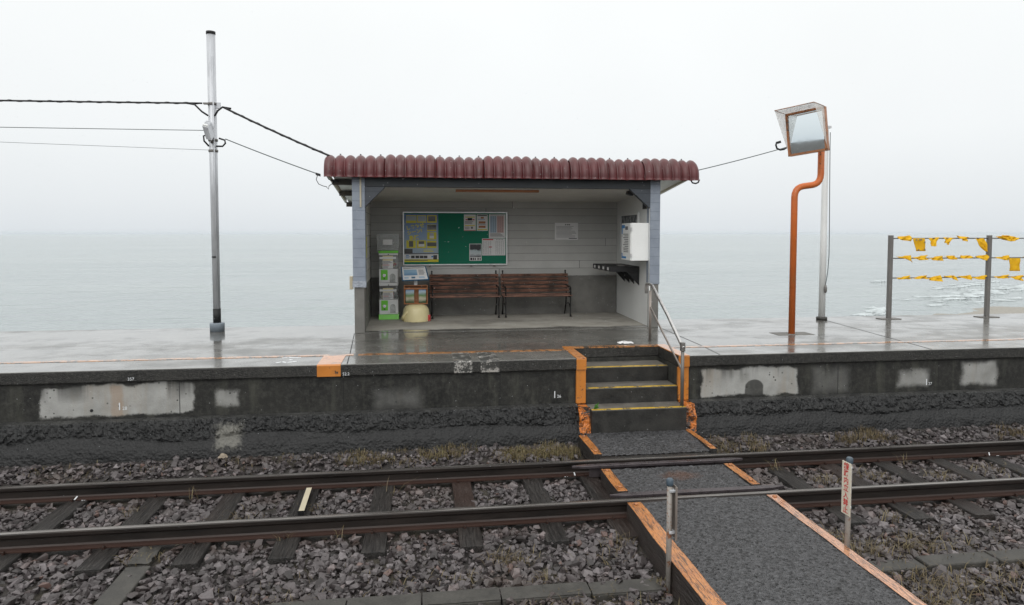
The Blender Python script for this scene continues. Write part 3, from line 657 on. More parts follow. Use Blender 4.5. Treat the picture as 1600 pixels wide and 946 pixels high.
def board(name, x0, x1, y0, y1, z, label, xb0=None, xb1=None, h=.16):
    xb0 = x0 if xb0 is None else xb0; xb1 = x1 if xb1 is None else xb1; n = 26
    m = MB(); vs = []; fs = []
    for i in range(n + 1):
        t = i / n; y = y0 + (y1 - y0) * t; wv = .010 * mnoise.noise(Vector((y * 2.4, x0 * 5, 0))); w2 = .010 * mnoise.noise(Vector((y * 3.1, x0 * 5, 9)))
        a, c = x0 + (xb0 - x0) * t + wv, x1 + (xb1 - x1) * t + w2; zz = z + .006 * mnoise.noise(Vector((y * 2, x0, 4)))
        vs += [(a, y, zz - h), (a + .004, y, zz), (c - .004, y, zz - .002), (c, y, zz - h)]
        if i: k = 4 * i; fs += [(k - 4, k, k + 1, k - 3), (k - 3, k + 1, k + 2, k - 2), (k - 2, k + 2, k + 3, k - 1)]
    fs += [(0, 1, 2, 3), (4 * n + 3, 4 * n + 2, 4 * n + 1, 4 * n)]
    m.add(vs, fs)
    for q_, f_ in enumerate(m.f): m.mi[q_] = 0 if len(f_) == 4 and (f_[1] - f_[0] == 4 and f_[0] % 4 == 1 or f_[0] % 4 == 1) else 1
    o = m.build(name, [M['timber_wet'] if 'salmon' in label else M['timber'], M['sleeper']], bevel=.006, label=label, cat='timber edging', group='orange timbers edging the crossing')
    for yy in (y0 + .10, y1 - .06):
        MB().lathe(((x0 + x1) / 2, yy, z + .002), [(.022, 0), (.022, .006), (.012, .012)], 10).build('bolt_head', M['mframe'], o)
    return o
board('edge_timber', 1.890, 2.04, 1.2, 6.03, .012, 'long worn orange timber along the near footpath beside the bare metal post', h=.24)
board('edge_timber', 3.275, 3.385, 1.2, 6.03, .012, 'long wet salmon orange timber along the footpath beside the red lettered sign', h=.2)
board('edge_timber', 1.90, 2.01, 6.34, 6.97, .0, 'short orange timber between the rails, on the poster side of the crossing', h=.18)
board('edge_timber', 3.275, 3.385, 6.34, 6.97, .0, 'short orange timber between the rails, on the mirror side of the crossing', h=.18)
board('edge_timber', 1.92, 2.03, 7.36, 8.08, .035, 'short orange timber by the dry grass at the foot of the steps', h=.16)
board('edge_timber', 3.31, 3.40, 7.38, 8.15, .035, 'short narrow orange timber at the steps under the handrail', h=.16)

# ------------------------------------------------------------------ rails
def rail(yc, label):
    half = [(-.0635, -.153), (-.0635, -.143), (-.02, -.128), (-.0085, -.115), (-.0075, -.06), (-.012, -.048), (-.0315, -.038), (-.0325, -.010), (-.026, -.001), (-.012, .0005)]
    prof = half + [(-y, z) for y, z in reversed(half)]; n = len(prof)
    m = MB(); xs_ = [-60, -12, -6, 0, 6, 12, 60]
    vs = [(x, yc + y, z) for x in xs_ for y, z in prof]
    for i in range(len(xs_) - 1):
        for k in range(n):
            a, c = i * n + k, i * n + (k + 1) % n
            top = prof[k][1] > -.006 and prof[(k + 1) % n][1] > -.006
            m.f.append([a, c, c + n, a + n]); m.mi.append(1 if top else 0); m.sm.append(False)
    m.v = vs; m.f.append(list(range(n))[::-1]); m.mi.append(0); m.sm.append(False); m.f.append([(len(xs_) - 1) * n + k for k in range(n)]); m.mi.append(0); m.sm.append(False)
    bmx = m.build('rail', [M['rail_side'], M['rail_top']], label=label, cat='rail', group='running rails of the track')
    return bmx
RN, RF = 6.125, 7.262
r1 = rail(RN, 'rusty steel rail farther from the platform with polished head'); r2 = rail(RF, 'rusty steel rail nearer the platform with chalk numbers on its foot')
def rail_mark(r, px, py, yc, tx, slant):
    p = on_y(px, py, yc - .05); m = MB(); a = Vector((p.x, yc - .0665, -.140)); c = a + Vector((slant, .045, .018))
    m.obox(((a + c) / 2).to_tuple(), (c - a) / 2, (.006, 0, 0), (0, -.001, .003))
    m.build('chalk_stroke', M['chalk'], r); m = MB(); m.text(tx, .045, (p.x + .06 if slant < .02 else p.x + .09, yc - .067, -.150), (1, 0, 0), (0, .93, .36))
    if tx: m.build('chalk_mark', M['chalk'], r)
rail_mark(r2, 117, 772, RF, '25', .008); rail_mark(r2, 898, 739, RF, '', .0); rail_mark(r2, 1545, 701, RF, '23', .03)
m = MB(); p = on_y(881, 742, RF - .05); m.text('24', .045, (p.x, RF - .067, -.150), (1, 0, 0), (0, .93, .36)); m.build('chalk_mark', M['chalk'], r2)
# guard angles inside both rails at the crossing
def guard(y0, x0, x1, label, yw=.075):
    z = -.004; m = MB()
    m.prism([(x0, y0 + yw * .5, z - .03), (x0 + .16, y0, z - .03), (x1 - .16, y0, z - .03), (x1, y0 + yw * .5, z - .03), (x1 - .14, y0 + yw, z - .03), (x0 + .14, y0 + yw, z - .03)], (0, 0, .03))
    m.box(x0 + .2, x1 - .2, y0 + yw - .012, y0 + yw - .002, -.15, z - .032)
    return m.build('guard_rail', M['guard'], bevel=.004, label=label, cat='guard rail', group='steel guards beside the rails in the crossing')
guard(6.235, 1.80, 3.60, 'dark steel guard strip inside the rail farther from the platform')
guard(7.085, 1.62, 3.58, 'dark steel guard strip inside the rail nearer the platform', .07)
# black rubber/wood filler beside rails
for y0, y1 in ((6.02, 6.085), (7.31, 7.385)):
    MB().box(1.99, 3.3, y0, y1, -.2, -.006).build('filler_strip', M['sleeper'], label='black timber filler between the asphalt and the rail %s the platform' % ('farther from' if y0 < 7 else 'nearer'), cat='filler strip', group='black filler strips along the rails', bevel=.01)

# ------------------------------------------------------------------ sleepers
def sleeper(x):
    root = thing('sleeper', (x, 6.69, -.30), 'x', 'sleeper', 'wooden sleepers under the rails')
    n = 24
    m = MB()
    rings = []
    for i in range(n + 1):
        y = 5.68 + (7.72 - 5.68) * i / n; q = .006
        rings.append([(x - .1 + q * mnoise.noise(Vector((x, y * 5, 1))), y, -.30), (x - .1 + q * mnoise.noise(Vector((x, y * 5, 2))), y, -.151 + .003 * mnoise.noise(Vector((x, y * 4, 3)))),
                      (x + .1 + q * mnoise.noise(Vector((x, y * 5, 4))), y, -.151 + .003 * mnoise.noise(Vector((x, y * 4, 5)))), (x + .1, y, -.30)])
    vs = [v for r in rings for v in r]; fs = []
    for i in range(n):
        k = 4 * i; fs += [(k, k + 4, k + 5, k + 1), (k + 1, k + 5, k + 6, k + 2), (k + 2, k + 6, k + 7, k + 3)]
    fs += [(0, 1, 2, 3), (4 * n + 3, 4 * n + 2, 4 * n + 1, 4 * n)]
    m.add(vs, fs); m.build('timber', M['sleeper'], root, bevel=.008)
    for yc in (RN, RF):
        for s_ in (-1, 1):
            xx = x + .035 * s_; yy = yc + .078 * s_
            MB().box(xx - .009, xx + .009, yy - .014, yy + .014, -.16, -.125).build('spike', M['rail_side'], root, bevel=.004)
    return root
SX = [-6.55, -5.8, -5.05, -4.25, -3.40, -2.62, -1.89, -1.15, -.39, .43, 1.19, 1.82, 3.99, 4.66, 5.32, 6.02, 6.72, 7.45, 8.2, 8.95]
left_n = [x for x in SX if x < 1.6]; right_n = [x for x in SX if x > 3.5]
proto = None; SL = []
for x in SX:
    if proto is None: proto = sleeper(x); o = proto; px0 = x
    else: o = copy_tree(proto); o.location.x = x
    o.rotation_euler.z = random.uniform(-.012, .012)
    if x in left_n: k = len(left_n) - left_n.index(x); o['label'] = 'weathered black sleeper, %s from the crossing towards the tall galvanised pole' % (ORD[k - 1] if k <= 14 else 'last')
    elif x in right_n: o['label'] = 'weathered grey sleeper, %s from the crossing towards the yellow flags' % ORD[right_n.index(x)]
    else: o['label'] = 'rust stained sleeper half hidden at the edge of the crossing'
    SL.append(o)

# ------------------------------------------------------------------ concrete curb blocks and cover slab
blocks = []; x = -3.6
while x < 8.5:
    ln = random.uniform(.52, .72)
    if x + ln < 1.84 or x > 3.42: blocks.append((x, x + ln - .012))
    elif x < 1.84: blocks.append((x, 1.80))
    x += ln
    if 1.7 < x < 3.42: x = 3.44
na = [b_ for b_ in blocks if b_[0] < 2]; nb_ = [b_ for b_ in blocks if b_[0] > 3]
for i, (x0, x1) in enumerate(na):
    zz = -.176 + random.uniform(-.012, .008); dy = random.uniform(-.012, .012); m = MB()
    m.grid(lambda u, v: (x0 + (x1 - x0) * u, 4.845 + dy + .175 * v, zz + .004 * mnoise.noise(Vector((x0 + u * 4, v * 4, 0)))), 10, 4)
    m.box(x0, x1, 4.845 + dy, 5.02 + dy, -.34, zz - .004)
    m.build('curb_block', M['curb'], bevel=.012, label='mossy concrete curb block, %s from the bare metal post beside the footpath' % ORD[len(na) - 1 - i], cat='curb block', group='concrete curb blocks along the ballast')
for i, (x0, x1) in enumerate(nb_):
    zz = -.178 + random.uniform(-.012, .01); dy = .03 + random.uniform(-.012, .012)
    MB().box(x0, x1, 4.86 + dy, 5.03 + dy, -.34, zz).build('curb_block', M['curb'], bevel=.014, label='mossy concrete curb block, %s from the red lettered sign' % ORD[i], cat='curb block', group='concrete curb blocks along the ballast')
MB().box(-2.36, -2.165, 4.3, 5.74, -.30, -.172).build('cover_slab', M['curb'], bevel=.012, label='long grey concrete slab lying across the ballast at the bottom of the track', cat='slab')
MB().grid(lambda u, v: (-2.36 + .17 * u + .02 * mnoise.noise(Vector((v * 5, 1, 0))), 5.75 + .30 * v, -.160 + .012 * mnoise.noise(Vector((u * 3, v * 3, 5)))), 6, 10).box(-2.35, -2.2, 5.76, 6.03, -.3, -.175).build('mortar_patch', M['curb'], label='pale mortar patch between the concrete slab and the rail', cat='mortar')

# ------------------------------------------------------------------ ballast
rng = np.random.default_rng(11)
def hulls(n):
    out = []
    for i in range(n):
        bm = bmesh.new(); k = int(rng.integers(9, 15)); d = rng.normal(size=(k, 3)); d /= np.linalg.norm(d, axis=1)[:, None]
        d *= rng.uniform(.76, 1.05, (k, 1)); d *= np.array([1.0, rng.uniform(.62, .95), rng.uniform(.45, .75)])
        for q in d: bm.verts.new(q)
        r = bmesh.ops.convex_hull(bm, input=bm.verts); bm.verts.ensure_lookup_table()
        loose = [v for v in bm.verts if not v.link_faces]
        bmesh.ops.delete(bm, geom=loose, context='VERTS'); bmesh.ops.triangulate(bm, faces=bm.faces[:]); bmesh.ops.recalc_face_normals(bm, faces=bm.faces[:])
        bm.verts.index_update()
        out.append((np.array([v.co[:] for v in bm.verts]), np.array([[v.index for v in f.verts] for f in bm.faces]))); bm.free()
    return out
H = hulls(40)
def excluded(x, y):
    if 1.86 < x < 3.42 and y > 1.2: return True
    for yc in (RN, RF):
        if abs(y - yc) < .085: return True
    if 5.66 < y < 7.74:
        for sx_ in SX:
            if abs(x - sx_) < .105 and rng.random() > .045: return True
    if 4.85 < y < 5.02 and rng.random() > .22 and (-3.6 < x < 1.84 or 3.4 < x < 8.5): return True
    if -2.38 < x < -2.15 and y < 6.03 and rng.random() > .05: return True
    if y > 8.17 - .05: return True
    return False
pts = []
Y = 2.6
def try_layer(n, zoff, smul):
    ys_ = 2.6 + (8.15 - 2.6) * rng.random(n); u = rng.random(n)
    xs_ = (-.62 * ys_ - 3.0) + u * ((1.02 * ys_ + 4.2) - (-.62 * ys_ - 3.0))
    for x, y in zip(xs_, ys_):
        if excluded(x, y): continue
        r = float(np.clip(rng.lognormal(math.log(.041), .32), .016, .075)) * smul
        if y < 4.8: r *= .8 if x < 3 else .95
        pts.append((x, y, ballast_z(x, y) + zoff + rng.uniform(-.010, .012), r))
try_layer(23000, -.030, 1.0); try_layer(25000, -.008, .95); try_layer(17000, .0, .5)
Vs, Fs, Ts = [], [], []; k = 0
for (x, y, z, r) in pts:
    hv, hf = H[int(rng.integers(len(H)))]
    a, b_, c_ = rng.uniform(0, 2 * math.pi), rng.normal(0, .35), rng.normal(0, .35)
    ca, sa = math.cos(a), math.sin(a); R = np.array([[ca, -sa, 0], [sa, ca, 0], [0, 0, 1]]) @ np.array([[1, 0, 0], [0, math.cos(b_), -math.sin(b_)], [0, math.sin(b_), math.cos(b_)]]) @ np.array([[math.cos(c_), 0, math.sin(c_)], [0, 1, 0], [-math.sin(c_), 0, math.cos(c_)]])
    Vs.append((hv * r) @ R.T + np.array([x, y, z])); Fs.append(hf + k); k += len(hv)
    t = float(np.clip(rng.normal(.5, .25), 0, .95)); t = .985 if rng.random() < .02 else t
    Ts.append(np.full(len(hv), t, np.float32))
def np_mesh(name, V, F, T, mat, kind):
    me = bpy.data.meshes.new(name); me.vertices.add(len(V)); me.vertices.foreach_set('co', V.astype(np.float32).ravel())
    n = F.shape[1]; me.loops.add(F.size); me.loops.foreach_set('vertex_index', F.astype(np.int32).ravel())
    me.polygons.add(len(F)); me.polygons.foreach_set('loop_start', np.arange(0, F.size, n, dtype=np.int32))
    me.update(calc_edges=True); me.polygons.foreach_set('use_smooth', np.zeros(len(F), bool))
    at = me.attributes.new('tone', 'FLOAT', 'POINT'); at.data.foreach_set('value', T.astype(np.float32))
    me.materials.append(mat); o = bpy.data.objects.new(name, me); col.objects.link(o); return tag(o, kind=kind)
bo = np_mesh('ballast_stones', np.vstack(Vs), np.vstack(Fs), np.concatenate(Ts), M['stone'], 'stuff')
bo['label'] = 'purple grey crushed ballast stones along the track'

# ------------------------------------------------------------------ dry grass
GV, GF, GT = [], [], []; gk = 0
def blades(cx, cy, rx, ry, n, hmin, hmax, tone0, tone1, lean=.5):
    global gk
    for _ in range(n):
        x, y = cx + rng.normal(0, rx), cy + rng.normal(0, ry)
        if y > 8.16 or (1.9 < x < 3.4 and y < 8.2) or abs(y - RN) < .05 or abs(y - RF) < .05: continue
        z = ballast_z(x, y) - .01; h = rng.uniform(hmin, hmax); a = rng.uniform(0, 2 * math.pi); l = h * rng.uniform(.1, 1) * lean * 2
        w_ = rng.uniform(.0015, .0035); dx, dy = math.cos(a), math.sin(a); sxn, syn = -dy * w_, dx * w_
        p0 = np.array([x, y, z]); p1 = np.array([x + dx * l * .35, y + dy * l * .35, z + h * .65]); p2 = np.array([x + dx * l, y + dy * l, z + h * rng.uniform(.7, 1)])
        s_ = np.array([sxn, syn, 0])
        GV.append(np.array([p0 - s_, p0 + s_, p1 - s_ * .8, p1 + s_ * .8, p2])); GF.append(np.array([[0, 1, 3], [0, 3, 2], [2, 3, 4]]) + gk); gk += 5
        GT.append(np.full(5, np.clip(rng.uniform(tone0, tone1), 0, 1)))
def clump_row(x0, x1, y, n, h, t0, t1, per=50):
    for _ in range(n): blades(rng.uniform(x0, x1), y + rng.normal(0, .09), .07, .05, per, h * .4, h, t0, t1)
clump_row(-.95, .2, 7.95, 18, .07, .2, .95, 40); clump_row(.1, .6, 7.98, 9, .09, .3, .95); clump_row(.98, 1.85, 7.9, 30, .085, .3, 1, 60); clump_row(-4.2, -1.2, 8.0, 8, .06, .1, .8, 24)
clump_row(3.55, 4.2, 7.8, 9, .11, .2, .9); clump_row(5.3, 6.0, 7.95, 11, .11, .1, .7, 50); clump_row(7.4, 8.0, 7.9, 6, .08, .1, .6)
for (cx, cy, r, n, h) in [(.72, 5.45, .10, 220, .12), (1.55, 5.4, .12, 90, .10), (1.72, 5.6, .06, 60, .14), (.35, 5.2, .08, 60, .08), (-1.1, 5.1, .25, 160, .08), (.0, 5.12, .3, 180, .07), (.95, 5.13, .06, 50, .09),
                          (3.55, 5.45, .09, 260, .12), (3.75, 5.2, .12, 260, .13), (4.2, 5.25, .14, 300, .13), (4.6, 5.25, .2, 200, .1), (3.95, 4.72, .18, 330, .11), (4.6, 4.7, .2, 300, .10), (4.1, 4.55, .2, 330, .12), (3.75, 4.4, .14, 260, .12), (5.2, 4.75, .3, 200, .1),
                          (4.35, 6.75, .10, 160, .12), (4.95, 6.8, .12, 200, .12), (5.7, 6.7, .1, 140, .11), (6.4, 6.8, .15, 150, .1), (4.35, 5.75, .05, 70, .14), (-2.25, 5.85, .12, 120, .07), (-1.75, 6.6, .15, 150, .08), (-1.05, 6.75, .06, 60, .1), (-2.75, 6.85, .06, 40, .12), (-3.7, 7.8, .2, 120, .07),
                          (1.0, 4.7, .2, 240, .08), (1.5, 4.65, .2, 200, .08), (.4, 4.65, .2, 140, .07), (1.85, 4.95, .05, 80, .1), (-.3, 7.0, .03, 18, .2), (-2.3, 7.17, .03, 16, .2), (-1.2, 6.02, .04, 18, .16), (-.72, 6.03, .03, 14, .16), (3.95, 7.1, .05, 36, .2), (5.6, 7.15, .06, 30, .18), (2.02, 5.2, .03, 30, .06), (2.03, 4.9, .04, 30, .06)]:
    blades(cx, cy, r, r * .7, int(n * .6), h * .3, h * .85, .0, .85, .9)
go = np_mesh('dry_grass', np.vstack(GV), np.vstack(GF), np.concatenate(GT), M['grass'], 'stuff')
go['label'] = 'dry yellowish grass growing through the ballast'

# ------------------------------------------------------------------ small things on the track
m = MB(); m.obox((-1.135, 6.80, -.118), (.012, -.30, 0), (.026, .001, 0), (0, 0, .022)); m.add([(-1.161, 7.095, -.0945), (-1.109, 7.096, -.0945), (-1.089, 6.504, -.0945), (-1.141, 6.503, -.0945)], [(0, 1, 2, 3)], 1)
m.build('marker_bar', [M['black'], M['offwhite']], label='cream topped black bar lying on a sleeper between the rails', cat='marker bar')
m = MB().grid(lambda u, v: (-2.29 + .10 * u, 8.03 + .06 * v, -.045 + .045 * math.sin(math.pi * u) * math.sin(math.pi * v) + .02 * mnoise.noise(Vector((u * 4, v * 4, 2)))), 8, 8, smooth=False)
m.build('pale_rock', M['rock'], label='pale buff rock lying on the ballast under the platform wall', cat='rock')

# ------------------------------------------------------------------ sign posts at the footpath
sg = thing('sign_post', (1.878, 4.88, -.2), 'bare grey metal post at the footpath with its sign turned away', 'sign post', 'sign posts beside the footpath')
MB().tube([(1.868, 4.88, -.3), (1.872, 4.88, .62)], .021, 14).build('pole', M['rustpole'], sg)
MB().lathe((1.872, 4.88, .60), [(.025, 0), (.027, .01), (.027, .045), (.018, .055)], 14).build('cap', M['captop'], sg)
m = MB().box(1.905, 1.909, 4.815, 4.92, .20, .605); m.box(1.893, 1.905, 4.815, 4.82, .20, .605); m.box(1.893, 1.905, 4.915, 4.92, .20, .605); m.build('sign_plate', M['steel_dull'], sg)
for z in (.245, .565):
    MB().obox((1.884, 4.875, z), (.022, 0, 0), (0, .028, 0), (0, 0, .010)).build('clamp', M['galv'], sg, bevel=.003)
sg = thing('sign_post', (3.40, 4.96, -.2), 'rusty post carrying a narrow white sign with red vertical lettering', 'sign post', 'sign posts beside the footpath')
MB().tube([(3.392, 4.955, -.3), (3.395, 4.955, .69)], .021, 14).build('pole', M['rustpole'], sg)
MB().lathe((3.395, 4.955, .675), [(.025, 0), (.027, .01), (.027, .04), (.018, .05)], 14).build('cap', M['captop'], sg)
ux = Vector((.06, -.998, 0)); c0 = Vector((3.345, 4.915, .49)); nn = Vector((-.998, -.06, 0))
m = MB().obox(c0, ux * .052, nn * .0025, (0, 0, .212)); m.build('sign_plate', M['sign_white'], sg, bevel=.003)
m = MB()
for i, chx in enumerate('線路内立入禁止'):
    m.text(chx, .060, c0 + nn * .0026 + Vector((0, 0, .212 - .055 - .0585 * i)), ux, (0, 0, 1), align='CENTER', bold=.0012)
m.build('lettering', M['sign_red'], sg)
for z in (.33, .65):
    MB().obox((3.371, 4.945, z), (.024, 0, 0), (0, .03, 0), (0, 0, .009)).build('clamp', M['galv'], sg, bevel=.003)

# ------------------------------------------------------------------ waiting shelter
SF, SB = 11.03, 13.26       # front and back planes
LX, RX = -.87, 3.86         # inner side walls
sh = thing('waiting_shelter', (1.5, 12, ZT), 'open fronted grey waiting shelter with a dark red corrugated roof on the platform', 'shelter')
m = MB().box(-1.05, 4.02, 11.9, 13.5, -3.3, ZT - .006); m.build('foundation', M['plinth'], sh)
m = MB().box(-1.02, 4.0, 11.06, 13.36, ZT - .03, ZT + .008); m.build('floor', M['deck'], sh)
def side(xi0, xi1, xo, z0, z1, mat, nm):
    m = MB(); y0, y1 = SF + .05, SB + .1
    m.prism([(xi0, y0, z0), (xi1, y1, z0), (xo, y1, z0), (xo, y0, z0)], (0, 0, z1 - z0)); return m.build(nm, mat, sh)
side(LX, -.915, -1.02, ZT, 1.665, M['plinth'], 'wall_base'); side(LX, -.915, -1.02, 1.665, 3.30, M['block'], 'side_wall')
side(RX, 3.93, 3.99, ZT, 3.30, M['panel'], 'side_wall')
MB().box(-.91, 3.92, SB, SB + .1, ZT, 1.665).build('wall_base', M['plinth'], sh)
MB().box(-.91, 3.92, SB + .006, SB + .1, 1.668, 3.22).build('back_wall', M['siding'], sh)
m = MB(); m.prism([(LX - .03, SF + .07, 3.235), (RX + .03, SF + .07, 3.235), (3.95, SB + .05, 3.14), (-.93, SB + .05, 3.14)], (0, 0, .03)); m.build('ceiling', M['ceil'], sh)
# front posts
for x0, x1, cx0, cx1 in ((-1.025, -.868, -1.043, -.845), (3.855, 3.995, 3.832, 4.005)):
    MB().box(x0, x1, SF + .012, SF + .16, ZT, 1.66).build('post_base', M['plinth'], sh, bevel=.008)
    MB().box(cx0, cx1, SF - .002, SF + .18, 1.655, 3.42).build('pillar', M['clad'], sh, bevel=.006)
m = MB().grid(lambda u, v: (-1.05 + .212 * u, SF - .008 + .004 * mnoise.noise(Vector((u * 7, v * 5, 0))), 1.655 + .10 * v), 14, 8, smooth=False); m.build('wrapping', M['tape'], sh)
MB().box(3.83, 3.852, SF + .02, SF + .052, ZT + .005, 3.2).build('trim', M['white'], sh, bevel=.003)
MB().box(-.845, 3.832, SF + .0, SF + .13, 3.248, 3.42).build('beam', M['beam'], sh, bevel=.004)
for sgn, xa, xb in ((1, -.845, -.525), (-1, 3.832, 3.475)):
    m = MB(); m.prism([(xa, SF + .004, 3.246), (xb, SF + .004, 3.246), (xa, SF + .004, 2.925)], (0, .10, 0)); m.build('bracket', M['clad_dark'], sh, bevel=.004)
p0, p1 = on_y(563, 281, SF - .01), on_y(563, 324, SF - .01); MB().box(p0.x - .012, p0.x + .012, SF - .022, SF - .004, p1.z, 3.42).build('trim_strip', M['offwhite'], sh)
m = MB().box(.60, 1.98, SF + .20, SF + .30, 3.19, 3.232); m.build('ceiling_batten', M['boxwood'], sh, bevel=.004)
# roof: corrugated sheets that roll down over the front edge
RX0, RX1 = -1.455, 4.632
NW = 39; wl = (RX1 - RX0) / NW
path_ = [(13.62, 3.18), (13.0, 3.315), (12.2, 3.49), (11.6, 3.615), (11.22, 3.69)]
cyy, czz, rr = 11.16, 3.455, .265
for a in range(80, -1, -8): path_.append((cyy - rr * math.cos(math.radians(a)), czz + rr * math.sin(math.radians(a))))
path_ += [(cyy - rr, 3.42), (cyy - rr - .002, 3.385)]
P2 = np.array(path_)
def roof_sheet(w0, w1, lift):
    m = MB(); nu = (w1 - w0) * 12
    T = np.gradient(P2, axis=0); T /= np.linalg.norm(T, axis=1)[:, None]; Nn = np.stack([T[:, 1], -T[:, 0]], 1)
    if Nn[0, 1] < 0: Nn = -Nn
    if w1 == NW: pass
    def fn(side_):
        vs = []
        for j in range(len(P2)):
            for i in range(nu + 1):
                u = w0 + i / 12; x = RX0 + u * wl
                hgt = .052 * abs(math.sin(math.pi * u)) ** .8 + lift - .020
                lx = .004 * mnoise.noise(Vector((x * 2, j * .6, 0)))
                q = P2[j] + Nn[j] * (hgt + side_)
                vs.append((x, q[0], q[1] + lx))
        return vs
    n1 = nu + 1
    a, c = fn(0), fn(-.006); k = len(a)
    fs = [(j * n1 + i, (j + 1) * n1 + i, (j + 1) * n1 + i + 1, j * n1 + i + 1) for j in range(len(P2) - 1) for i in range(nu)]
    m.add(a, fs, 0, True); m.add(c, [f[::-1] for f in fs], 0, True)
    rim = [j * n1 for j in range(len(P2))]; rim2 = [j * n1 + nu for j in range(len(P2))]; bot = [(len(P2) - 1) * n1 + i for i in range(n1)]; top = list(range(n1))
    for loop in (rim, rim2, bot, top):
        for p_, q_ in zip(loop, loop[1:]): m.f.append([p_, q_, q_ + k, p_ + k]); m.mi.append(0); m.sm.append(False)
    return m
rf = None; cuts = [0, 6, 11, 16, 21, 25, 29, 33, 37, 39]
for i, (a, c) in enumerate(zip(cuts, cuts[1:])):
    roof_sheet(a, c, .0 + .022 * (i % 2)).build('roof_sheet', M['roof'], sh)
for k_ in range(1, NW, 2):
    x = RX0 + (k_ + .5) * wl
    MB().lathe((x, 11.12, 3.715 + .036), [(.013, 0), (.014, .008), (.008, .014)], 8).build('roof_bolt', M['black'], sh)
# underside: boards, rafters and barge boards of the two gable overhangs
m = MB(); m.prism([(RX0 + .12, 10.98, 3.45), (RX0 + .12, 13.5, 3.13), (RX0 + .12, 13.5, 3.10), (RX0 + .12, 10.98, 3.42)], (RX1 - RX0 - .24, 0, 0)); m.build('soffit', M['ceil'], sh)
for x0, x1 in ((-1.40, -1.37), (4.40, 4.43)):
    m = MB(); m.prism([(x0, 10.98, 3.43), (x0, 13.45, 3.17), (x0, 13.45, 3.09), (x0, 10.98, 3.38)], (x1 - x0, 0, 0)); m.build('barge_board', M['offwhite'], sh)
for y in (11.25, 12.2, 13.35):
    z = 3.42 - (y - 10.98) * .127
    MB().box(-1.37, -1.02, y, y + .06, z - .10, z - .012).build('rafter', M['darkwood'], sh)

# ------------------------------------------------------------------ things in and on the shelter
YB = SB - .055
def bb(zx, zy, Y=YB): return on_y(620 + zx / 8.421, 320 + zy / 8.421, Y)
def rectpx(m, a, c, Y, th, mi=0):
    """thin sheet between two corners (given as points on plane Y)"""
    m.box(min(a.x, c.x), max(a.x, c.x), Y - th, Y, min(a.z, c.z), max(a.z, c.z), mi)
bo_ = thing('bulletin_board', (.7, SB, 1.9), 'green felt bulletin board in an aluminium frame on the shelter back wall', 'bulletin board')
a, c = bb(92, 108), bb(1440, 778)
m = MB(); rectpx(m, a, c, YB + .03, .018); m.build('felt', M['green_felt'], bo_)
fr = MB(); t_ = .022
for x0, x1, z0, z1 in ((a.x - t_, c.x + t_, a.z, a.z + t_), (a.x - t_, c.x + t_, c.z - t_, c.z), (a.x - t_, a.x, c.z, a.z), (c.x, c.x + t_, c.z, a.z)):
    fr.box(x0, x1, YB - .002, YB + .05, z0, z1)
fr.build('frame', M['alu'], bo_)
for fx in (.2, 1.0, 1.45): MB().box(fx - .02, fx + .02, YB - .0, YB + .045, c.z - t_ - .03, c.z - t_ - .002).build('hook', M['galv_dark'], bo_)
YP = YB + .0115
def lines(m, zx0, zx1, zy0, zy1, n, mi, th=.0014, frac=.45):
    for i in range(n):
        y0 = zy0 + (zy1 - zy0) * i / n; e = zx0 + (zx1 - zx0) * random.uniform(.7, 1)
        rectpx(m, bb(zx0, y0), bb(e, y0 + (zy1 - zy0) / n * frac), YP - .001, th, mi)
# tourist poster
m = MB(); rectpx(m, bb(97, 122), bb(548, 755), YP, .001, 0)
mats = [M['sky_print'], M['paper_yellow'], M['photo_grey'], M['photo_dark'], M['paper'], M['yel_text'], M['blue'], M['ink']]
for i, (x0, y0, x1, y1) in enumerate([(122, 140, 255, 243), (262, 140, 385, 240), (398, 140, 525, 240), (398, 262, 520, 350), (398, 362, 522, 460), (125, 470, 250, 572), (262, 470, 385, 572), (398, 475, 522, 572)]):
    rectpx(m, bb(x0, y0), bb(x1, y1), YP - .001, .0012, 1)
    in_ = [(125, 150, 252, 210), (275, 150, 380, 220), (412, 152, 508, 220), (402, 268, 518, 332), (432, 372, 486, 445), (160, 480, 215, 556), (288, 482, 360, 552), (400, 498, 520, 548)][i]
    rectpx(m, bb(in_[0], in_[1]), bb(in_[2], in_[3]), YP - .0022, .0012, 2 if i in (0, 1, 4) else 3)
    if i in (4, 6): rectpx(m, bb(in_[0] - 2, in_[3] - 34), bb(in_[2] + 2, in_[3]), YP - .0034, .001, 4)
rectpx(m, bb(97, 655), bb(548, 720), YP - .001, .0012, 4); rectpx(m, bb(97, 720), bb(548, 755), YP - .001, .0012, 1)
rectpx(m, bb(99, 582), bb(208, 640), YP - .001, .0012, 3); rectpx(m, bb(100, 640), bb(546, 653), YP - .001, .0012, 7)
for x0 in (187, 245, 302, 355): rectpx(m, bb(x0, 672), bb(x0 + 48, 706), YP - .0022, .0012, 3)
rectpx(m, bb(480, 665), bb(530, 722), YP - .0022, .0012, 3); rectpx(m, bb(120, 664), bb(158, 674), YP - .0022, .0012, 6); lines(m, 118, 175, 684, 712, 2, 6); rectpx(m, bb(455, 676), bb(478, 694), YP - .0022, .0012, 6)
lines(m, 350, 500, 594, 632, 2, 5); lines(m, 110, 530, 730, 748, 1, 7)
for txt, zx, zy, sz, rot in (('しあわせ', 122, 332, 62, .17), ('シーン!', 138, 398, 62, .2), ('島原', 160, 466, 66, .1)):
    o_ = bb(zx, zy); k_ = abs(bb(100, 100).x - bb(200, 100).x) / 100
    ux_ = Vector((math.cos(rot), 0, math.sin(rot))); uz_ = Vector((-math.sin(rot), 0, math.cos(rot)))
    m.text(txt, sz * k_, (o_.x, YP - .0025, o_.z), ux_, uz_, 5, bold=.0035)
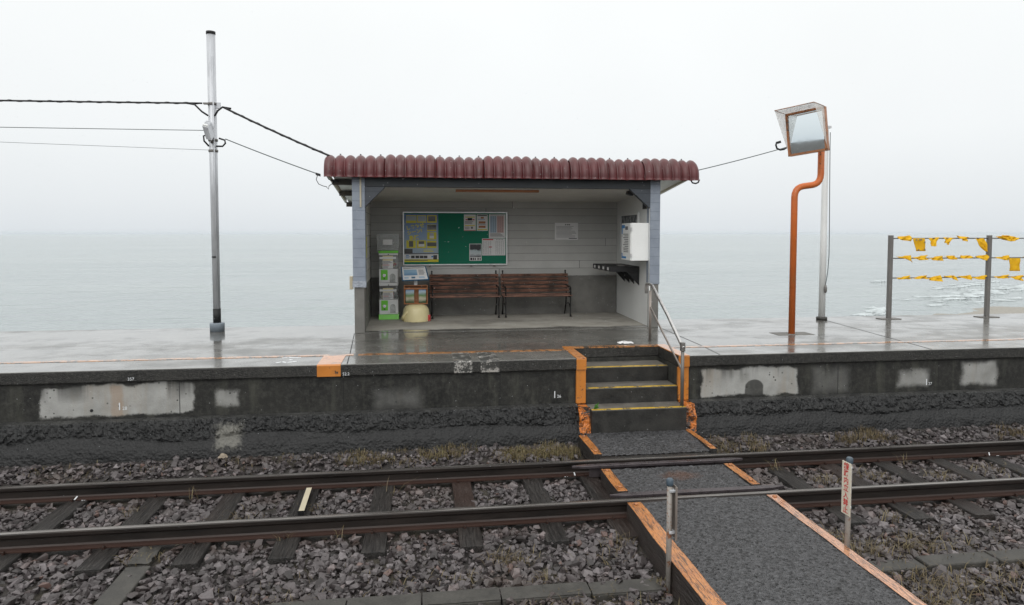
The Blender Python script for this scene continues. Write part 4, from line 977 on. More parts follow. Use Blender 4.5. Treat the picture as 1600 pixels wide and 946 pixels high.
m.build('tourist_poster', mats, label='blue sea poster with yellow photo cards and yellow lettering on the green board', cat='poster', group='papers pinned to the green board')
# notices
m = MB(); rectpx(m, bb(884, 130), bb(1040, 345), YP, .001, 0); rectpx(m, bb(900, 158), bb(1026, 170), YP - .001, .001, 1); rectpx(m, bb(932, 176), bb(992, 208), YP - .001, .001, 2)
rectpx(m, bb(905, 192), bb(930, 206), YP - .001, .001, 3); rectpx(m, bb(996, 192), bb(1022, 206), YP - .001, .001, 3); lines(m, 896, 1026, 218, 262, 3, 4); rectpx(m, bb(896, 270), bb(1026, 282), YP - .001, .001, 1); lines(m, 896, 970, 292, 330, 3, 4)
rectpx(m, bb(976, 290), bb(1002, 318), YP - .001, .001, 4); rectpx(m, bb(886, 337), bb(1038, 344), YP - .001, .001, 3)
m.build('notice', [M['paper'], M['paper_yellow'], M['ink_dark'], M['red'], M['ink']], label='small white notice with red spots and olive bars on the green felt', cat='notice', group='papers pinned to the green board')
m = MB(); rectpx(m, bb(1052, 130), bb(1198, 345), YP, .001, 0); rectpx(m, bb(1062, 138), bb(1188, 150), YP - .001, .001, 2); rectpx(m, bb(1105, 162), bb(1145, 184), YP - .001, .001, 5); lines(m, 1066, 1190, 190, 204, 1, 3)
for y in (220, 278): rectpx(m, bb(1078, y), bb(1168, y + 28), YP - .001, .001, 5)
lines(m, 1070, 1180, 252, 272, 2, 4); rectpx(m, bb(1064, 322), bb(1188, 334), YP - .001, .001, 1)
m.build('notice', [M['paper'], M['paper_yellow'], M['ink_dark'], M['blue'], M['ink'], M['boxwood']], label='small white notice with three brown boxes and a black heading', cat='notice', group='papers pinned to the green board')
m = MB(); rectpx(m, bb(1212, 126), bb(1432, 440), YP, .001, 0); rectpx(m, bb(1228, 150), bb(1312, 370), YP - .001, .001, 1); rectpx(m, bb(1318, 150), bb(1408, 370), YP - .001, .001, 2)
for k_ in range(24):
    y = 154 + k_ * 9
    for x0 in (1234, 1262, 1290, 1326, 1352, 1380): rectpx(m, bb(x0, y), bb(x0 + 16, y + 3), YP - .002, .001, 3)
lines(m, 1230, 1420, 380, 425, 4, 3); lines(m, 1230, 1420, 134, 146, 1, 3)
m.build('timetable', [M['paper'], M['ink_blue'], M['ink_pink'], M['ink']], label='white timetable sheet with one blue column block and one pink', cat='timetable', group='papers pinned to the green board')
m = MB(); rectpx(m, bb(1122, 446), bb(1430, 668), YP - .0015, .001, 0); rectpx(m, bb(1130, 454), bb(1270, 468), YP - .0025, .001, 1); rectpx(m, bb(1212, 552), bb(1252, 564), YP - .0025, .001, 1)
for k_ in range(20):
    y = 482 + k_ * 9
    for x0 in range(1132, 1420, 24): 
        if x0 not in (1252, 1276): rectpx(m, bb(x0, y), bb(x0 + random.uniform(8, 15), y + 3), YP - .0025, .001, 2)
for x0 in (1308, 1328, 1348, 1368, 1388): rectpx(m, bb(x0, 456), bb(x0 + 9, 466), YP - .0025, .001, 2)
m.build('fare_table', [M['paper'], M['red'], M['ink']], label='wide white table of figures with a red heading bar pinned low on the board', cat='notice', group='papers pinned to the green board')
m = MB(); rectpx(m, bb(955, 515), bb(1116, 738), YP, .001, 0); rectpx(m, bb(963, 522), bb(1110, 690), YP - .001, .001, 1)
for x0, x1 in ((968, 995), (1002, 1018), (1026, 1040), (1062, 1078), (1090, 1104)): rectpx(m, bb(x0, 700), bb(x1, 730), YP - .001, .001, 2)
m.build('monochrome_flyer', [M['paper'], M['illus'], M['ink_dark']], label='small black and white flyer on the green felt', cat='flyer', group='papers pinned to the green board')
# notice on the siding
YN = SB + .004; m = MB(); a, c = on_y(867, 348.5, YN), on_y(903, 375, YN); rectpx(m, a, c, YN, .003, 0); W_ = c.x - a.x; Hh = a.z - c.z
for k_ in range(10): m.box(a.x + .06 * W_, a.x + W_ * random.uniform(.7, .95), YN - .004, YN - .003, a.z - Hh * (.2 + .07 * k_) - .006, a.z - Hh * (.2 + .07 * k_), 1)
for k_ in (.44, .53, .6): m.box(a.x + W_ * k_, a.x + W_ * (k_ + .05), YN - .004, YN - .003, a.z - Hh * .14, a.z - Hh * .08, 2)
m.box(a.x + W_ * .6, a.x + W_ * .95, YN - .004, YN - .003, c.z + Hh * .06, c.z + Hh * .10, 2)
m.build('wall_notice', [M['paper'], M['ink'], M['ink_dark']], label='single white printed sheet on the bare grey boards of the back wall', cat='notice')

# capsule machines
GX0, GX1, GY = -.735, -.39, 12.70
gm = thing('capsule_machine', ((GX0 + GX1) / 2, GY + .2, ZT + .008), 'tall green and white double capsule vending machine in the shelter corner', 'vending machine')
def gz(py): return on_y(607, py, GY).z
def gx(zx): return on_y(580 + zx / 7.275, 450, GY).x
def gpy(zy): return gz(380 + zy / 7.275)
m = MB(); m.prism([(GX0 - .012, GY - .03, ZT + .008), (GX0 - .012, GY + .40, ZT + .008), (GX0 - .012, GY + .40, gpy(812)), (GX0 - .012, GY + .004, gpy(812)), (GX0 - .012, GY - .02, gpy(850))], (GX1 - GX0 + .024, 0, 0)); m.build('base', M['green'], gm, bevel=.006)
for z_bot, z_mid, z_top in ((812, 645, 490), (450, 298, 120)):
    MB().box(GX0, GX1, GY, GY + .38, gpy(z_bot), gpy(z_mid)).build('body', M['plastic'], gm, bevel=.008)
    MB().box(GX0 + .004, GX1 - .004, GY + .02, GY + .36, gpy(z_mid) + .002, gpy(z_top)).build('capsule_case', M['clearbox'], gm, bevel=.006)
    caps = MB()
    for k_ in range(26):
        cx, cy, cz = random.uniform(GX0 + .05, GX1 - .05), random.uniform(GY + .08, GY + .3), gpy(z_mid) + random.uniform(.03, .11)
        r_ = .026; caps.lathe((cx, cy, cz - r_), [(.004, 0)] + [(r_ * math.sin(t), r_ - r_ * math.cos(t)) for t in np.linspace(.35, 2.8, 7)] + [(.004, 2 * r_)], 10, k_ % 3)
    caps.build('capsules', [M['cream'], M['can'], M['plastic']], gm)
    # price card in the case front
    cx0, cx1 = gx(132), gx(250); zt, zb = gpy(z_top + 25), gpy(z_mid - 6); hh = zt - zb
    m = MB(); m.box(cx0, cx1, GY + .012, GY + .016, zb, zt, 0); m.box(cx0, cx1, GY + .011, GY + .012, zb, zb + hh * .62, 1)
    for k_ in range(6): m.box(cx0 + .008, cx0 + (cx1 - cx0) * random.uniform(.5, .94), GY + .010, GY + .011, zb + hh * (.08 + .09 * k_), zb + hh * (.12 + .09 * k_), 3 if k_ == 2 else 2)
    m.build('card', [M['cream'], M['paper'], M['ink'], M['red']], gm)
    MB().box(gx(95), gx(285), GY + .006, GY + .018, gpy(z_top + 62), gpy(z_top + 38)).build('case_bar', M['plastic'], gm)
    # green coin panel with crank, capsule chute
    x0, x1 = gx(112), gx(188); zt, zb = gpy(z_mid + 8), gpy(z_mid + 122)
    MB().box(x0, x1, GY - .008, GY + .002, zb, zt).build('coin_panel', M['green'], gm, bevel=.003)
    cxm = (x0 + x1) / 2; czm = zt * .45 + zb * .55
    m = MB().tube([(cxm, GY - .02, czm), (cxm, GY - .008, czm)], .030, 20); m.obox((cxm, GY - .027, czm), (.026, 0, .004), (0, .008, 0), (-.001, 0, .006)); m.build('crank', M['chrome'], gm)
    m = MB(); m.prism([(cxm - .018, GY - .009, zb + .012), (cxm + .018, GY - .009, zb + .012), (cxm, GY - .009, zb + .034)], (0, -.002, 0)); m.box(cxm - .008, cxm + .008, GY - .011, GY - .009, zb + .03, zb + .042); m.build('arrow', M['ink_dark'], gm)
    ax0, ax1 = gx(212), gx(276); zb2, zt2 = gpy(z_mid + 148), gpy(z_mid + 50); am = (ax0 + ax1) / 2; rr_ = (ax1 - ax0) / 2
    ol = [(ax0, zb2), (ax1, zb2)] + [(am + rr_ * math.cos(t), zt2 - rr_ + rr_ * math.sin(t)) for t in np.linspace(0, math.pi, 10)]
    m = MB(); m.prism([(x_, GY - .002, z_) for x_, z_ in ol], (0, -.014, 0)); m.build('chute', M['clearbox'], gm)
MB().box(GX0, GX1, GY, GY + .38, gpy(488), gpy(452)).build('body_band', M['plastic'], gm, bevel=.006)
m = MB().box(GX0, GX1, GY, GY + .38, gpy(138), gpy(118)); m.build('body_band', M['plastic'], gm, bevel=.004)
MB().box(GX0 - .004, GX1 + .004, GY - .006, GY + .38, gpy(116), gpy(88)).build('top', M['green'], gm, bevel=.006)
for zy in (130, 478):
    MB().tube([((GX0 + GX1) / 2, GY - .006, gpy(zy)), ((GX0 + GX1) / 2, GY + .002, gpy(zy))], .010, 10).build('lock', M['ink_dark'], gm)
cb_ = thing('clear_box', ((GX0 + GX1) / 2, GY + .2, gpy(86)), 'clear plastic box with a paper label on top of the capsule machine', 'plastic box')
x0, x1 = gx(68), gx(318); z0, z1 = gpy(86) + .003, gz(366)
m = MB(); t_ = .006
for bx_ in ((x0, x1, GY + .0, GY + t_, z0, z1), (x0, x1, GY + .34, GY + .34 + t_, z0, z1), (x0, x0 + t_, GY + t_, GY + .34, z0, z1), (x1 - t_, x1, GY + t_, GY + .34, z0, z1), (x0, x1, GY + t_, GY + .34, z0, z0 + t_)): m.box(*bx_)
m.build('case', M['clearbox'], cb_)
MB().box(gx(138), gx(245), GY - .004, GY - .001, gz(383), gz(374.5)).build('paper_label', M['paper'], cb_)

# information stand: tilted panel, brochure box, cream base
YS = 12.45
ins = thing('information_stand', (-.06, YS, ZT + .008), 'tilted blue framed information panel on a cream plastic base with a wooden leaflet box', 'information stand')
def ip(zx, zy, Y): return on_y(580 + zx / 7.275, 380 + zy / 7.275, Y)
tl, tr, br_, bl_ = ip(335, 277, YS + .14), ip(622, 270, YS + .14), ip(660, 425, YS - .16), ip(350, 438, YS - .16)
def quadslab(m, q, th, mi=0, inset=0.0, lift=0.0):
    q = [Vector(p) for p in q]; ctr = sum(q, Vector()) / 4; n = (q[1] - q[0]).cross(q[3] - q[0]).normalized()
    if n.y > 0: n = -n
    q = [p + (ctr - p) * inset + n * lift for p in q]
    m.prism([p.to_tuple() for p in q], n * th, mi)
m = MB(); quadslab(m, (tl, tr, br_, bl_), .02); m.build('panel_frame', M['blueframe'], ins, bevel=.006)
m = MB(); quadslab(m, (tl, tr, br_, bl_), .002, 0, .09, .02)
def sub(u0, u1, v0, v1): return [tl.lerp(tr, u).lerp(bl_.lerp(br_, u), v) for u, v in ((u0, v0), (u1, v0), (u1, v1), (u0, v1))]
quadslab(m, sub(.10, .60, .25, .66), .001, 1, 0, .0225); quadslab(m, sub(.36, .5, .76, .88), .001, 1, 0, .0225); quadslab(m, sub(.1, .26, .76, .88), .001, 3, 0, .0225); quadslab(m, sub(.64, .85, .76, .88), .001, 3, 0, .0225)
for k_ in range(7): quadslab(m, sub(.66, .90 - .06 * random.random(), .28 + .055 * k_, .30 + .055 * k_), .001, 2, 0, .0225)
quadslab(m, sub(.1, .9, .12, .16), .001, 2, 0, .0225)
m.build('panel_print', [M['paper'], M['sea_print'], M['ink'], M['ink_blue']], ins)
bx0, bx1 = ip(372, 600, YS).x, ip(640, 600, YS).x; bz0, bz1 = ip(500, 695, YS - .05).z, ip(500, 480, YS - .05).z
MB().box((bx0 + bx1) / 2 - .03, (bx0 + bx1) / 2 + .03, YS - .02, YS + .04, bz1 + .002, (tl.z + bl_.z) / 2 - .03).build('post', M['white'], ins)
lb = MB()
lb.box(bx0, bx1, YS + .06, YS + .075, bz0, bz1)
for a in ((bx0, bx0 + .016, bz0, bz1), (bx1 - .016, bx1, bz0, bz1)): lb.box(a[0], a[1], YS - .06, YS + .06, a[2], a[3])
for a in ((bz0, bz0 + .016), (bz1 - .014, bz1), (bz1 - .075, bz1 - .05)): lb.box(bx0 + .016, bx1 - .016, YS - .06, YS + .06 if a[0] != bz1 - .075 else YS - .045, a[0], a[1])
lbo = lb.build('leaflet_box', [M['boxwood']], ins, bevel=.003)
for zx0, zx1 in ((392, 488), (540, 622)):
    MB().box(ip(zx0, 600, YS - .03).x, ip(zx1, 600, YS - .03).x, YS - .035, YS - .03, bz0 + .02, bz1 - .08).build('leaflet', M['brochure'], lbo)
cx_ = (bx0 + bx1) / 2 + .0; z0_ = ZT + .008; zt_ = bz0 - .004
m = MB()
hB = zt_ - z0_; prof = [(.245, 0), (.245, .05 * hB), (.24, .45 * hB), (.228, .68 * hB), (.20, .86 * hB), (.16, .96 * hB), (.10, hB)]
m.lathe((cx_ + .005, YS, z0_), prof, 28); m.build('base', M['cream'], ins, bevel=.004)
m = MB(); m.tube([(cx_ - .10, YS - .17, z0_ + .19), (cx_ - .17, YS - .15, z0_ + .16), (cx_ - .215, YS - .12, z0_ + .10), (cx_ - .235, YS - .1, z0_ + .04)], [.022, .026, .03, .034], 10); m.build('base_grip', M['cream'], ins)
cn_ = thing('drink_can', (.165, 12.36, z0_), 'small red drink can standing on the floor beside the cream base', 'can')
MB().lathe((.165, 12.36, z0_), [(.028, 0), (.033, .008), (.033, .105), (.027, .118)], 18).build('can_body', M['can'], cn_)
MB().lathe((.165, 12.36, z0_ + .1185), [(.026, 0), (.026, .003)], 18).build('lid', M['chrome'], cn_)

# benches
def bench(x0, x1, label):
    fy, by = 12.62, 13.12; zs = ZT + .40
    root = thing('bench', ((x0 + x1) / 2, 12.85, z0_), label, 'bench', 'slatted benches along the shelter back wall')
    m = MB()
    for i in range(5): y = fy + .005 + i * .078; m.box(x0, x1, y, y + .06, zs + .004 * (i == 0) - .012 * math.sin(i), zs + .026 - .012 * math.sin(i))
    m.build('seat', M['bench'], root, bevel=.004)
    m = MB()
    for i in range(5):
        z = zs + .06 + i * .073; y = by - .11 + i * .024; m.obox(((x0 + x1) / 2, y, z + .028), ((x1 - x0) / 2, 0, 0), (0, .010, .003), (0, -.008, .026))
    m.build('backrest', M['bench'], root, bevel=.004)
    for xx in (x0 + .045, x1 - .045):
        m = MB(); r = .014
        m.tube([(xx, fy + .005, z0_ + .012), (xx, fy + .03, z0_ + .06), (xx, fy + .05, z0_ + .18), (xx, fy + .03, z0_ + .30), (xx, fy + .03, zs - .02)], [.020, .013, .012, .014, .016], 8)
        m.tube([(xx, by + .06, z0_ + .012), (xx, by + .01, z0_ + .08), (xx, by - .06, z0_ + .22), (xx, by - .09, zs - .02), (xx, by - .10, zs + .05), (xx, by - .03, zs + .28), (xx, by + .02, zs + .45)], [.020, .013, .012, .014, .014, .013, .012], 8)
        m.tube([(xx, fy + .03, zs - .018), (xx, by - .09, zs - .018)], .013, 8)
        m.tube([(xx, fy + .05, z0_ + .17), (xx, fy + .17, z0_ + .25), (xx, fy + .30, z0_ + .24), (xx, by - .06, z0_ + .20)], .009, 8)
        arm = [(xx, fy + .03, zs), (xx, fy + .0, zs + .08), (xx, fy + .03, zs + .16), (xx, fy + .12, zs + .185), (xx, fy + .25, zs + .17), (xx, by - .06, zs + .19)]
        m.tube(arm, .013, 8)
        sp_ = [(xx, fy + .10 + .045 * math.cos(t), zs + .10 + .045 * math.sin(t)) for t in np.linspace(0, 5.6, 14)]; m.tube(sp_, .007, 6)
        m.lathe((xx, by + .02, zs + .445), [(.008, 0), (.017, .010), (.017, .022), (.006, .032)], 10)
        m.build('iron_frame', M['iron'], root)
    return root
bench(.19, 1.515, 'slatted brown bench with black iron ends beside the information stand'); bench(1.555, 2.885, 'slatted brown bench with black iron ends nearer the black wall trays')

# right wall: cabinet, framed glass, trays
cab = thing('wall_cabinet', (3.66, 11.3, 2.04), 'white steel wall cabinet with blue marked door hung on the shelter side wall', 'cabinet')
MB().box(3.535, 3.845, 11.10, 11.62, 2.05, 2.685).build('cabinet_body', M['white'], cab, bevel=.005)
m = MB().box(3.517, 3.533, 11.105, 11.615, 2.055, 2.68, 0)
m.box(3.5158, 3.517, 11.42, 11.60, 2.60, 2.655, 1); m.box(3.5158, 3.517, 11.55, 11.60, 2.50, 2.6, 1); m.box(3.5158, 3.517, 11.34, 11.60, 2.08, 2.115, 1); m.box(3.5158, 3.517, 11.55, 11.60, 2.115, 2.17, 1)
m.box(3.5158, 3.517, 11.25, 11.40, 2.57, 2.63, 2)
for k_ in range(11): m.box(3.5160, 3.517, 11.22, 11.22 + random.uniform(.2, .33), 2.19 + k_ * .03, 2.203 + k_ * .03, 2)
dr = m.build('door', [M['white'], M['blue'], M['ink']], cab, bevel=0)
for z in (2.14, 2.58): MB().box(3.512, 3.54, 11.088, 11.101, z - .03, z + .03).build('hinge', M['alu'], cab)
fm = thing('framed_notice_case', (3.88, 12.4, 2.07), 'grey glazed notice case in a pale frame behind the white cabinet', 'notice case')
def wx(y): return RX + (y - SF - .05) / (SB + .1 - SF - .05) * .07 - .003
m = MB(); y0, y1, z0, z1 = 11.72, 12.95, 2.07, 2.885
for a in ((y0, y1, z0, z0 + .04), (y0, y1, z1 - .04, z1), (y0, y0 + .05, z0 + .04, z1 - .04), (y1 - .05, y1, z0 + .04, z1 - .04)):
    m.prism([(wx(a[0]) - .035, a[0], a[2]), (wx(a[1]) - .035, a[1], a[2]), (wx(a[1]), a[1], a[2]), (wx(a[0]), a[0], a[2])], (0, 0, a[3] - a[2]))
m.build('frame', M['panel'], fm)
b = NB('dim_notice_glass'); n_ = b.noise(9, 5, .6)
M['dimglass'] = b.bsdf(b.mix(b.rng(n_, .4, .62), (.10, .11, .12), (.26, .28, .30)), .15)
m = MB(); m.prism([(wx(y0 + .05) - .012, y0 + .05, z0 + .04), (wx(y1 - .05) - .012, y1 - .05, z0 + .04), (wx(y1 - .05) - .002, y1 - .05, z0 + .04), (wx(y0 + .05) - .002, y0 + .05, z0 + .04)], (0, 0, z1 - z0 - .08)); m.build('glass', M['dimglass'], fm)
tr_ = thing('tray_rack', (3.6, 11.8, 1.6), 'black stepped rack of four wedge shaped trays on the shelter side wall', 'rack')
for i in range(4):
    y0 = 11.70 + i * .31; y1 = y0 + .28; xw = wx(y0) - .004; xl = 3.34
    zt = 1.925; m = MB()
    m.prism([(xl, y0, zt), (xw, y0, zt), (xw, y0, zt - .10), (xl + .02, y0, zt - .095), (xl, y0, zt - .085)], (0, y1 - y0, 0)); m.prism([(xw, y0 + .003, zt - .10), (xw, y0 + .003, zt - .34), (xw - .23, y0 + .003, zt - .10)], (0, .012, 0)); tro = m.build('tray', M['black'], tr_, bevel=.004)
    MB().box(xl - .003, xl - .0002, y0 + .09, y0 + .19, zt - .07, zt - .02).build('tray_label', M['paper'], tro)
m = MB().box(3.52, 3.64, 11.78, 11.92, 1.9255, 1.95); m.build('ink_pad', M['galv_dark'], label='small dark metal tin resting on the black trays under the cabinet', cat='tin', bevel=.006)
cm_ = thing('speaker', (3.50, SF + .2, 3.16), 'small black camera unit under the beam at the mirror side corner', 'camera')
pc = on_y(984, 302, SF + .22); m = MB().obox(pc, (.05, 0, -.015), (0, .06, 0), (.01, 0, .035)); m.build('housing', M['black'], cm_, bevel=.008); MB().tube([(pc.x, SF + .22, pc.z + .03), (pc.x, SF + .22, 3.24)], .012, 8).build('bracket', M['black'], cm_)
cm_['label'] = 'small black camera unit hanging under the beam by the corner bracket'; cm_.name = 'security_camera'; WORLD0['security_camera'] = WORLD0['speaker']
m = MB(); y0, y1 = 11.12, 11.5
m.box(wx(11.1) - .004, wx(11.1) - .001, y0, y1, 2.93, 3.05, 0); m.box(wx(11.1) - .0055, wx(11.1) - .004, y0 + .04, y0 + .16, 2.94, 3.0, 1); m.build('wall_sticker', [M['ink_dark'], M['paper_yellow']], label='dark sticker with a yellow patch high on the white side wall', cat='sticker')
# notice on the other side wall
MB().box(-.885, -.879, 11.5, 11.85, 2.1, 2.45).build('side_notice', M['paper_yellow'], label='faint yellowed sheet on the block side wall beside the capsule machine', cat='notice')
mb_ = MB().box(-1.10, -1.047, SF + .03, SF + .10, 1.62, 1.83); mb_.build('switch_box', M['offwhite'], label='small cream box fixed outside the shelter pillar on the pole side', cat='switch box', bevel=.006)

# crumpled tissue by the steps
def crumple(u, v):
    x = 2.83 + .22 * u; y = 9.42 + .10 * v
    e = math.sin(math.pi * u) ** .6 * math.sin(math.pi * v) ** .6
    return (x + .02 * mnoise.noise(Vector((u * 7, v * 7, 1))), y + .03 * mnoise.noise(Vector((u * 6, v * 6, 4))), ZT + .012 + e * (.012 + .045 * abs(mnoise.noise(Vector((u * 6, v * 5, 8))))))
MB().grid(crumple, 16, 12, smooth=False).build('crumpled_bag', M['paper'], label='crumpled white plastic bag lying at the top of the steps', cat='bag')
# green weed on the steps
wd = MB()
for k_ in range(16):
    a = random.uniform(0, 6.28); l = random.uniform(.04, .10); c0 = Vector((2.135, 8.16, .33)); t = Vector((abs(math.cos(a)) * l * .8, math.sin(a) * l * .4, l * random.uniform(.3, 1.0))); s_ = Vector((-t.z, 0, t.x)).normalized() * .009
    m1 = c0 + t * .55; wd.add([c0, m1 - s_, c0 + t, m1 + s_], [(0, 1, 2, 3)])
wd.build('green_weed', M['greenleaf'], label='small green weed sprouting at the side of the bottom step', cat='weed')

# ------------------------------------------------------------------ tall galvanised pole and its wires
PX, PY = -3.262, 11.58
up = thing('utility_pole', (PX, PY, ZT), 'tall galvanised pole with black band and round base at the seaward platform edge', 'utility pole')
MB().lathe((PX, PY, ZT), [(.112, 0), (.114, .13), (.110, .14)], 28).build('base', M['plate'], up)
MB().lathe((PX, PY, ZT + .14), [(.056, 0), (.066, 4.62)], 24).build('shaft', M['galv'], up)
MB().lathe((PX, PY, ZT + .145), [(.0605, 0), (.0605, .225)], 24).build('rubber_band', M['blackband'], up)
MB().lathe((PX, PY, ZT + 4.75), [(.071, 0), (.071, .045), (.05, .05)], 24).build('cap', M['blackband'], up)
MB().tube([(PX + .03, PY - .062, ZT + .4), (PX + .035, PY - .071, ZT + 4.4)], .009, 8).build('conduit', M['galv'], up)
for z in (4.575, 4.0, 3.83): MB().lathe((PX, PY, z - .02), [(.069, 0), (.074, .005), (.074, .035), (.069, .04)], 20).build('clamp', M['galv_dark'], up)
MB().box(PX + .07, PX + .13, PY - .03, PY + .0, 4.50, 4.60).build('bracket', M['galv'], up, bevel=.004)
MB().box(PX - .12, PX - .03, PY - .075, PY - .015, 4.56, 4.585).build('bracket', M['galv_dark'], up)
fl = MB(); cF = on_y(326, 204, PY - .16); fl.obox(cF, (.042, 0, -.01), (0, .10, .06), (-.02, -.03, .10)); fo_ = fl.build('floodlight', M['galv'], up, bevel=.006)
m = MB(); m.obox(cF + Vector((-.004, -.092, .0)), (.034, 0, -.008), (-.014, -.02, .075), (0, -.018, -.011)); m.build('lamp_face', M['panel'], fo_)
MB().tube([(cF.x + .01, PY - .14, cF.z - .07), (PX, PY - .07, cF.z - .14), (PX, PY - .07, 3.95)], .022, 8).build('lamp_arm', M['galv_dark'], up)
p = on_y(335, 402, PY - .06); MB().box(p.x - .04, p.x + .04, PY - .068, PY - .058, p.z - .012, p.z + .012).build('tag', M['blackband'], up)
loop = [(PX + .06, PY - .05, 3.90), (PX + .16, PY - .06, 3.90), (PX + .20, PY - .05, 3.95), (PX + .19, PY - .04, 4.0), (PX + .10, PY - .03, 4.03)]
MB().tube(loop, .014, 8).build('cable_loop', M['wire'], up); MB().tube([(PX - .05, PY - .06, 3.90), (PX - .12, PY - .06, 3.98), (PX - .13, PY - .05, 4.06), (PX - .08, PY - .04, 4.08)], .014, 8).build('cable_loop', M['wire'], up)
def cable(name, a, c, sag, r, mat, label, twist=0, cat='cable', extra=None):
    a, c = Vector(a), Vector(c); n = 40; pts = []
    for i in range(n + 1):
        t = i / n; q = a.lerp(c, t); q.z -= 4 * sag * t * (1 - t); pts.append(q)
    m = MB().tube(pts, r, 8)
    if twist:
        L_ = (c - a).length; nn_ = int(L_ * 40); tp = []
        for i in range(nn_ + 1):
            t = i / nn_; q = a.lerp(c, t); q.z -= 4 * sag * t * (1 - t); an = t * L_ * twist
            tp.append(q + Vector((0, math.cos(an), math.sin(an))) * r * .9)
        m.tube(tp, r * .55, 6)
    if extra: m.tube(extra, r, 8)
    return m.build(name, mat, label=label, cat=cat, group='overhead wires by the shelter')
cable('cable', (-26, 11.58, 4.75), (PX - .14, PY - .05, 4.575), .12, .014, M['wire'], 'thick twisted black cable running from the pole top away from the shelter', 22, extra=[(PX - .40, PY - .05, 4.575), (PX - .25, PY - .06, 4.55), (PX - .14, PY - .07, 4.44), (PX - .05, PY - .06, 4.38)])
def far_(px, py, zp):
    q_ = on_y(px, py, 11.56); t_ = (-20 - PX) / (q_.x - PX); return (-20, 11.56, zp + (q_.z - zp) * t_)
e2 = on_y(506, 237, 11.0)
cable('cable', (PX + .18, PY - .05, 4.52), (e2.x + .08, 11.05, e2.z - .06), .015, .016, M['wire'], 'thick black cable sloping from the pole top to the red roof', 22, extra=[(PX + .05, PY - .06, 4.38), (PX + .10, PY - .07, 4.46), (PX + .17, PY - .06, 4.52), (PX + .3, PY - .055, 4.50)])
cable('cable', far_(0, 198, 4.15), (PX - .12, PY - .04, 4.15), .02, .0055, M['thinwire'], 'thin grey wire, middle of the three leading away from the shelter')
cable('cable', far_(0, 221, 3.84), (PX - .06, PY - .04, 3.84), .02, .003, M['thinwire'], 'thinnest and lowest wire leading from the pole away from the shelter')
e3 = on_y(499, 273, 11.2)
cable('cable', (PX + .2, PY - .04, 4.02), (e3.x, 11.2, e3.z), .01, .008, M['thinwire'], 'thin wire below the thick cable, from the pole to the eave')
m = MB(); q = [on_y(x, y, 11.15) for x, y in ((496, 274), (494, 281), (498, 288), (505, 291), (510, 292), (513, 296), (514, 291), (523, 284))]; m.tube(q, .006, 6); q = [on_y(x, y, 11.15) for x, y in ((511, 275), (514, 280), (521, 283), (530, 284))]; m.tube(q, .014, 8)
m.obox(on_y(497, 273, 11.18), (.035, 0, -.01), (0, .02, 0), (0, 0, .02)); m.build('loose_wire', M['wire'], label='loose drooping wires and clamp under the pole side eave', cat='cable')
m = MB(); q = [on_y(x, y, 11.0) for x, y in ((1080, 282.5), (1082, 286), (1087, 287), (1091, 285.5), (1093, 281))]; m.tube(q, .013, 8); m.build('cable_loop', M['wire'], label='short black cable loop hanging under the mirror side of the roof', cat='cable')

# ------------------------------------------------------------------ flagpole with halyard, wire to the roof
fpz = thing('flagpole', (7.343, 11.64, ZT), 'slim white flagpole with hanging rope behind the orange mirror pole', 'flagpole')
MB().lathe((7.343, 11.64, ZT), [(.095, 0), (.095, .05), (.088, .055)], 24).build('base', M['curb'], fpz)
MB().lathe((7.343, 11.64, ZT + .05), [(.058, 0), (.056, 1.5), (.048, 3.4), (.046, 3.42)], 20).build('shaft', M['white'], fpz)
MB().box(7.32, 7.40, 11.56, 11.64, 4.41, 4.45).build('pulley', M['alu'], fpz)
rp_ = [on_y(x, y, 11.54) for x, y in ((1297.5, 207), (1297, 240), (1296.5, 300), (1296, 370), (1295.5, 400), (1293.5, 425), (1291, 440), (1289.5, 446))]; MB().tube(rp_, .007, 6).build('rope', M['thinwire'], fpz)
pw = on_y(1290, 452, 11.54); MB().lathe((pw.x, pw.y, pw.z - .07), [(.012, 0), (.025, .02), (.028, .08), (.016, .14), (.008, .15)], 10).build('cleat_rope', M['galv_dark'], fpz)
e4 = on_y(1092, 266, 11.1); e5 = on_y(1212, 226, 11.4)
cable('cable', e4, (7.31, 11.60, 4.28), .02, .0075, M['thinwire'], 'thin wire from the mirror side of the roof to the flagpole')
m = MB(); q = [on_y(x, y, 11.3) for x, y in ((1214, 222), (1212.5, 227), (1214, 232), (1219, 234.5), (1225, 233.5), (1229, 231))]; m.tube(q, .016, 8); m.obox(on_y(1217.5, 222.5, 11.3), (.025, 0, .008), (0, .02, 0), (-.006, 0, .02)); m.build('cable_clamp', M['wire'], label='black cable loop and clamp beside the mirror', cat='cable')

# ------------------------------------------------------------------ mirror on orange pole
mr = thing('traffic_mirror', (5.84, 10.06, ZT), 'rectangular railway mirror with clear hood on a bent orange pole', 'mirror')
def bend(pts, k=6):
    pts = [Vector(p) for p in pts]; out = [pts[0]]
    for i in range(1, len(pts) - 1):
        a = pts[i].lerp(pts[i - 1], min(.5, .16 / (pts[i] - pts[i - 1]).length)); c = pts[i].lerp(pts[i + 1], min(.5, .16 / (pts[i] - pts[i + 1]).length))
        out += [(a.lerp(pts[i], t).lerp(pts[i].lerp(c, t), t)) for t in np.linspace(0, 1, k)]
    return out + [pts[-1]]
q = lambda x, y, Y: on_y(x, y, Y)
b1 = q(1238, 518, 10.06)
zA = q(1242, 293, 10.06).z; xB = q(1285, 270, 10.06).x
MB().tube(bend([(5.84, 10.06, ZT), (5.84, 10.06, zA), (xB, 10.10, zA + .06), (xB, 10.10, 4.0)]), .050, 20).build('pole', M['pole_orange'], mr)
MB().box(5.55, 6.15, 9.92, 10.22, ZT, ZT + .004).build('footing_slab', M['plinth'], mr)
n = Vector((-.82, -.57, -.045)).normalized(); wv = Vector((-n.y, n.x, 0)).normalized(); 
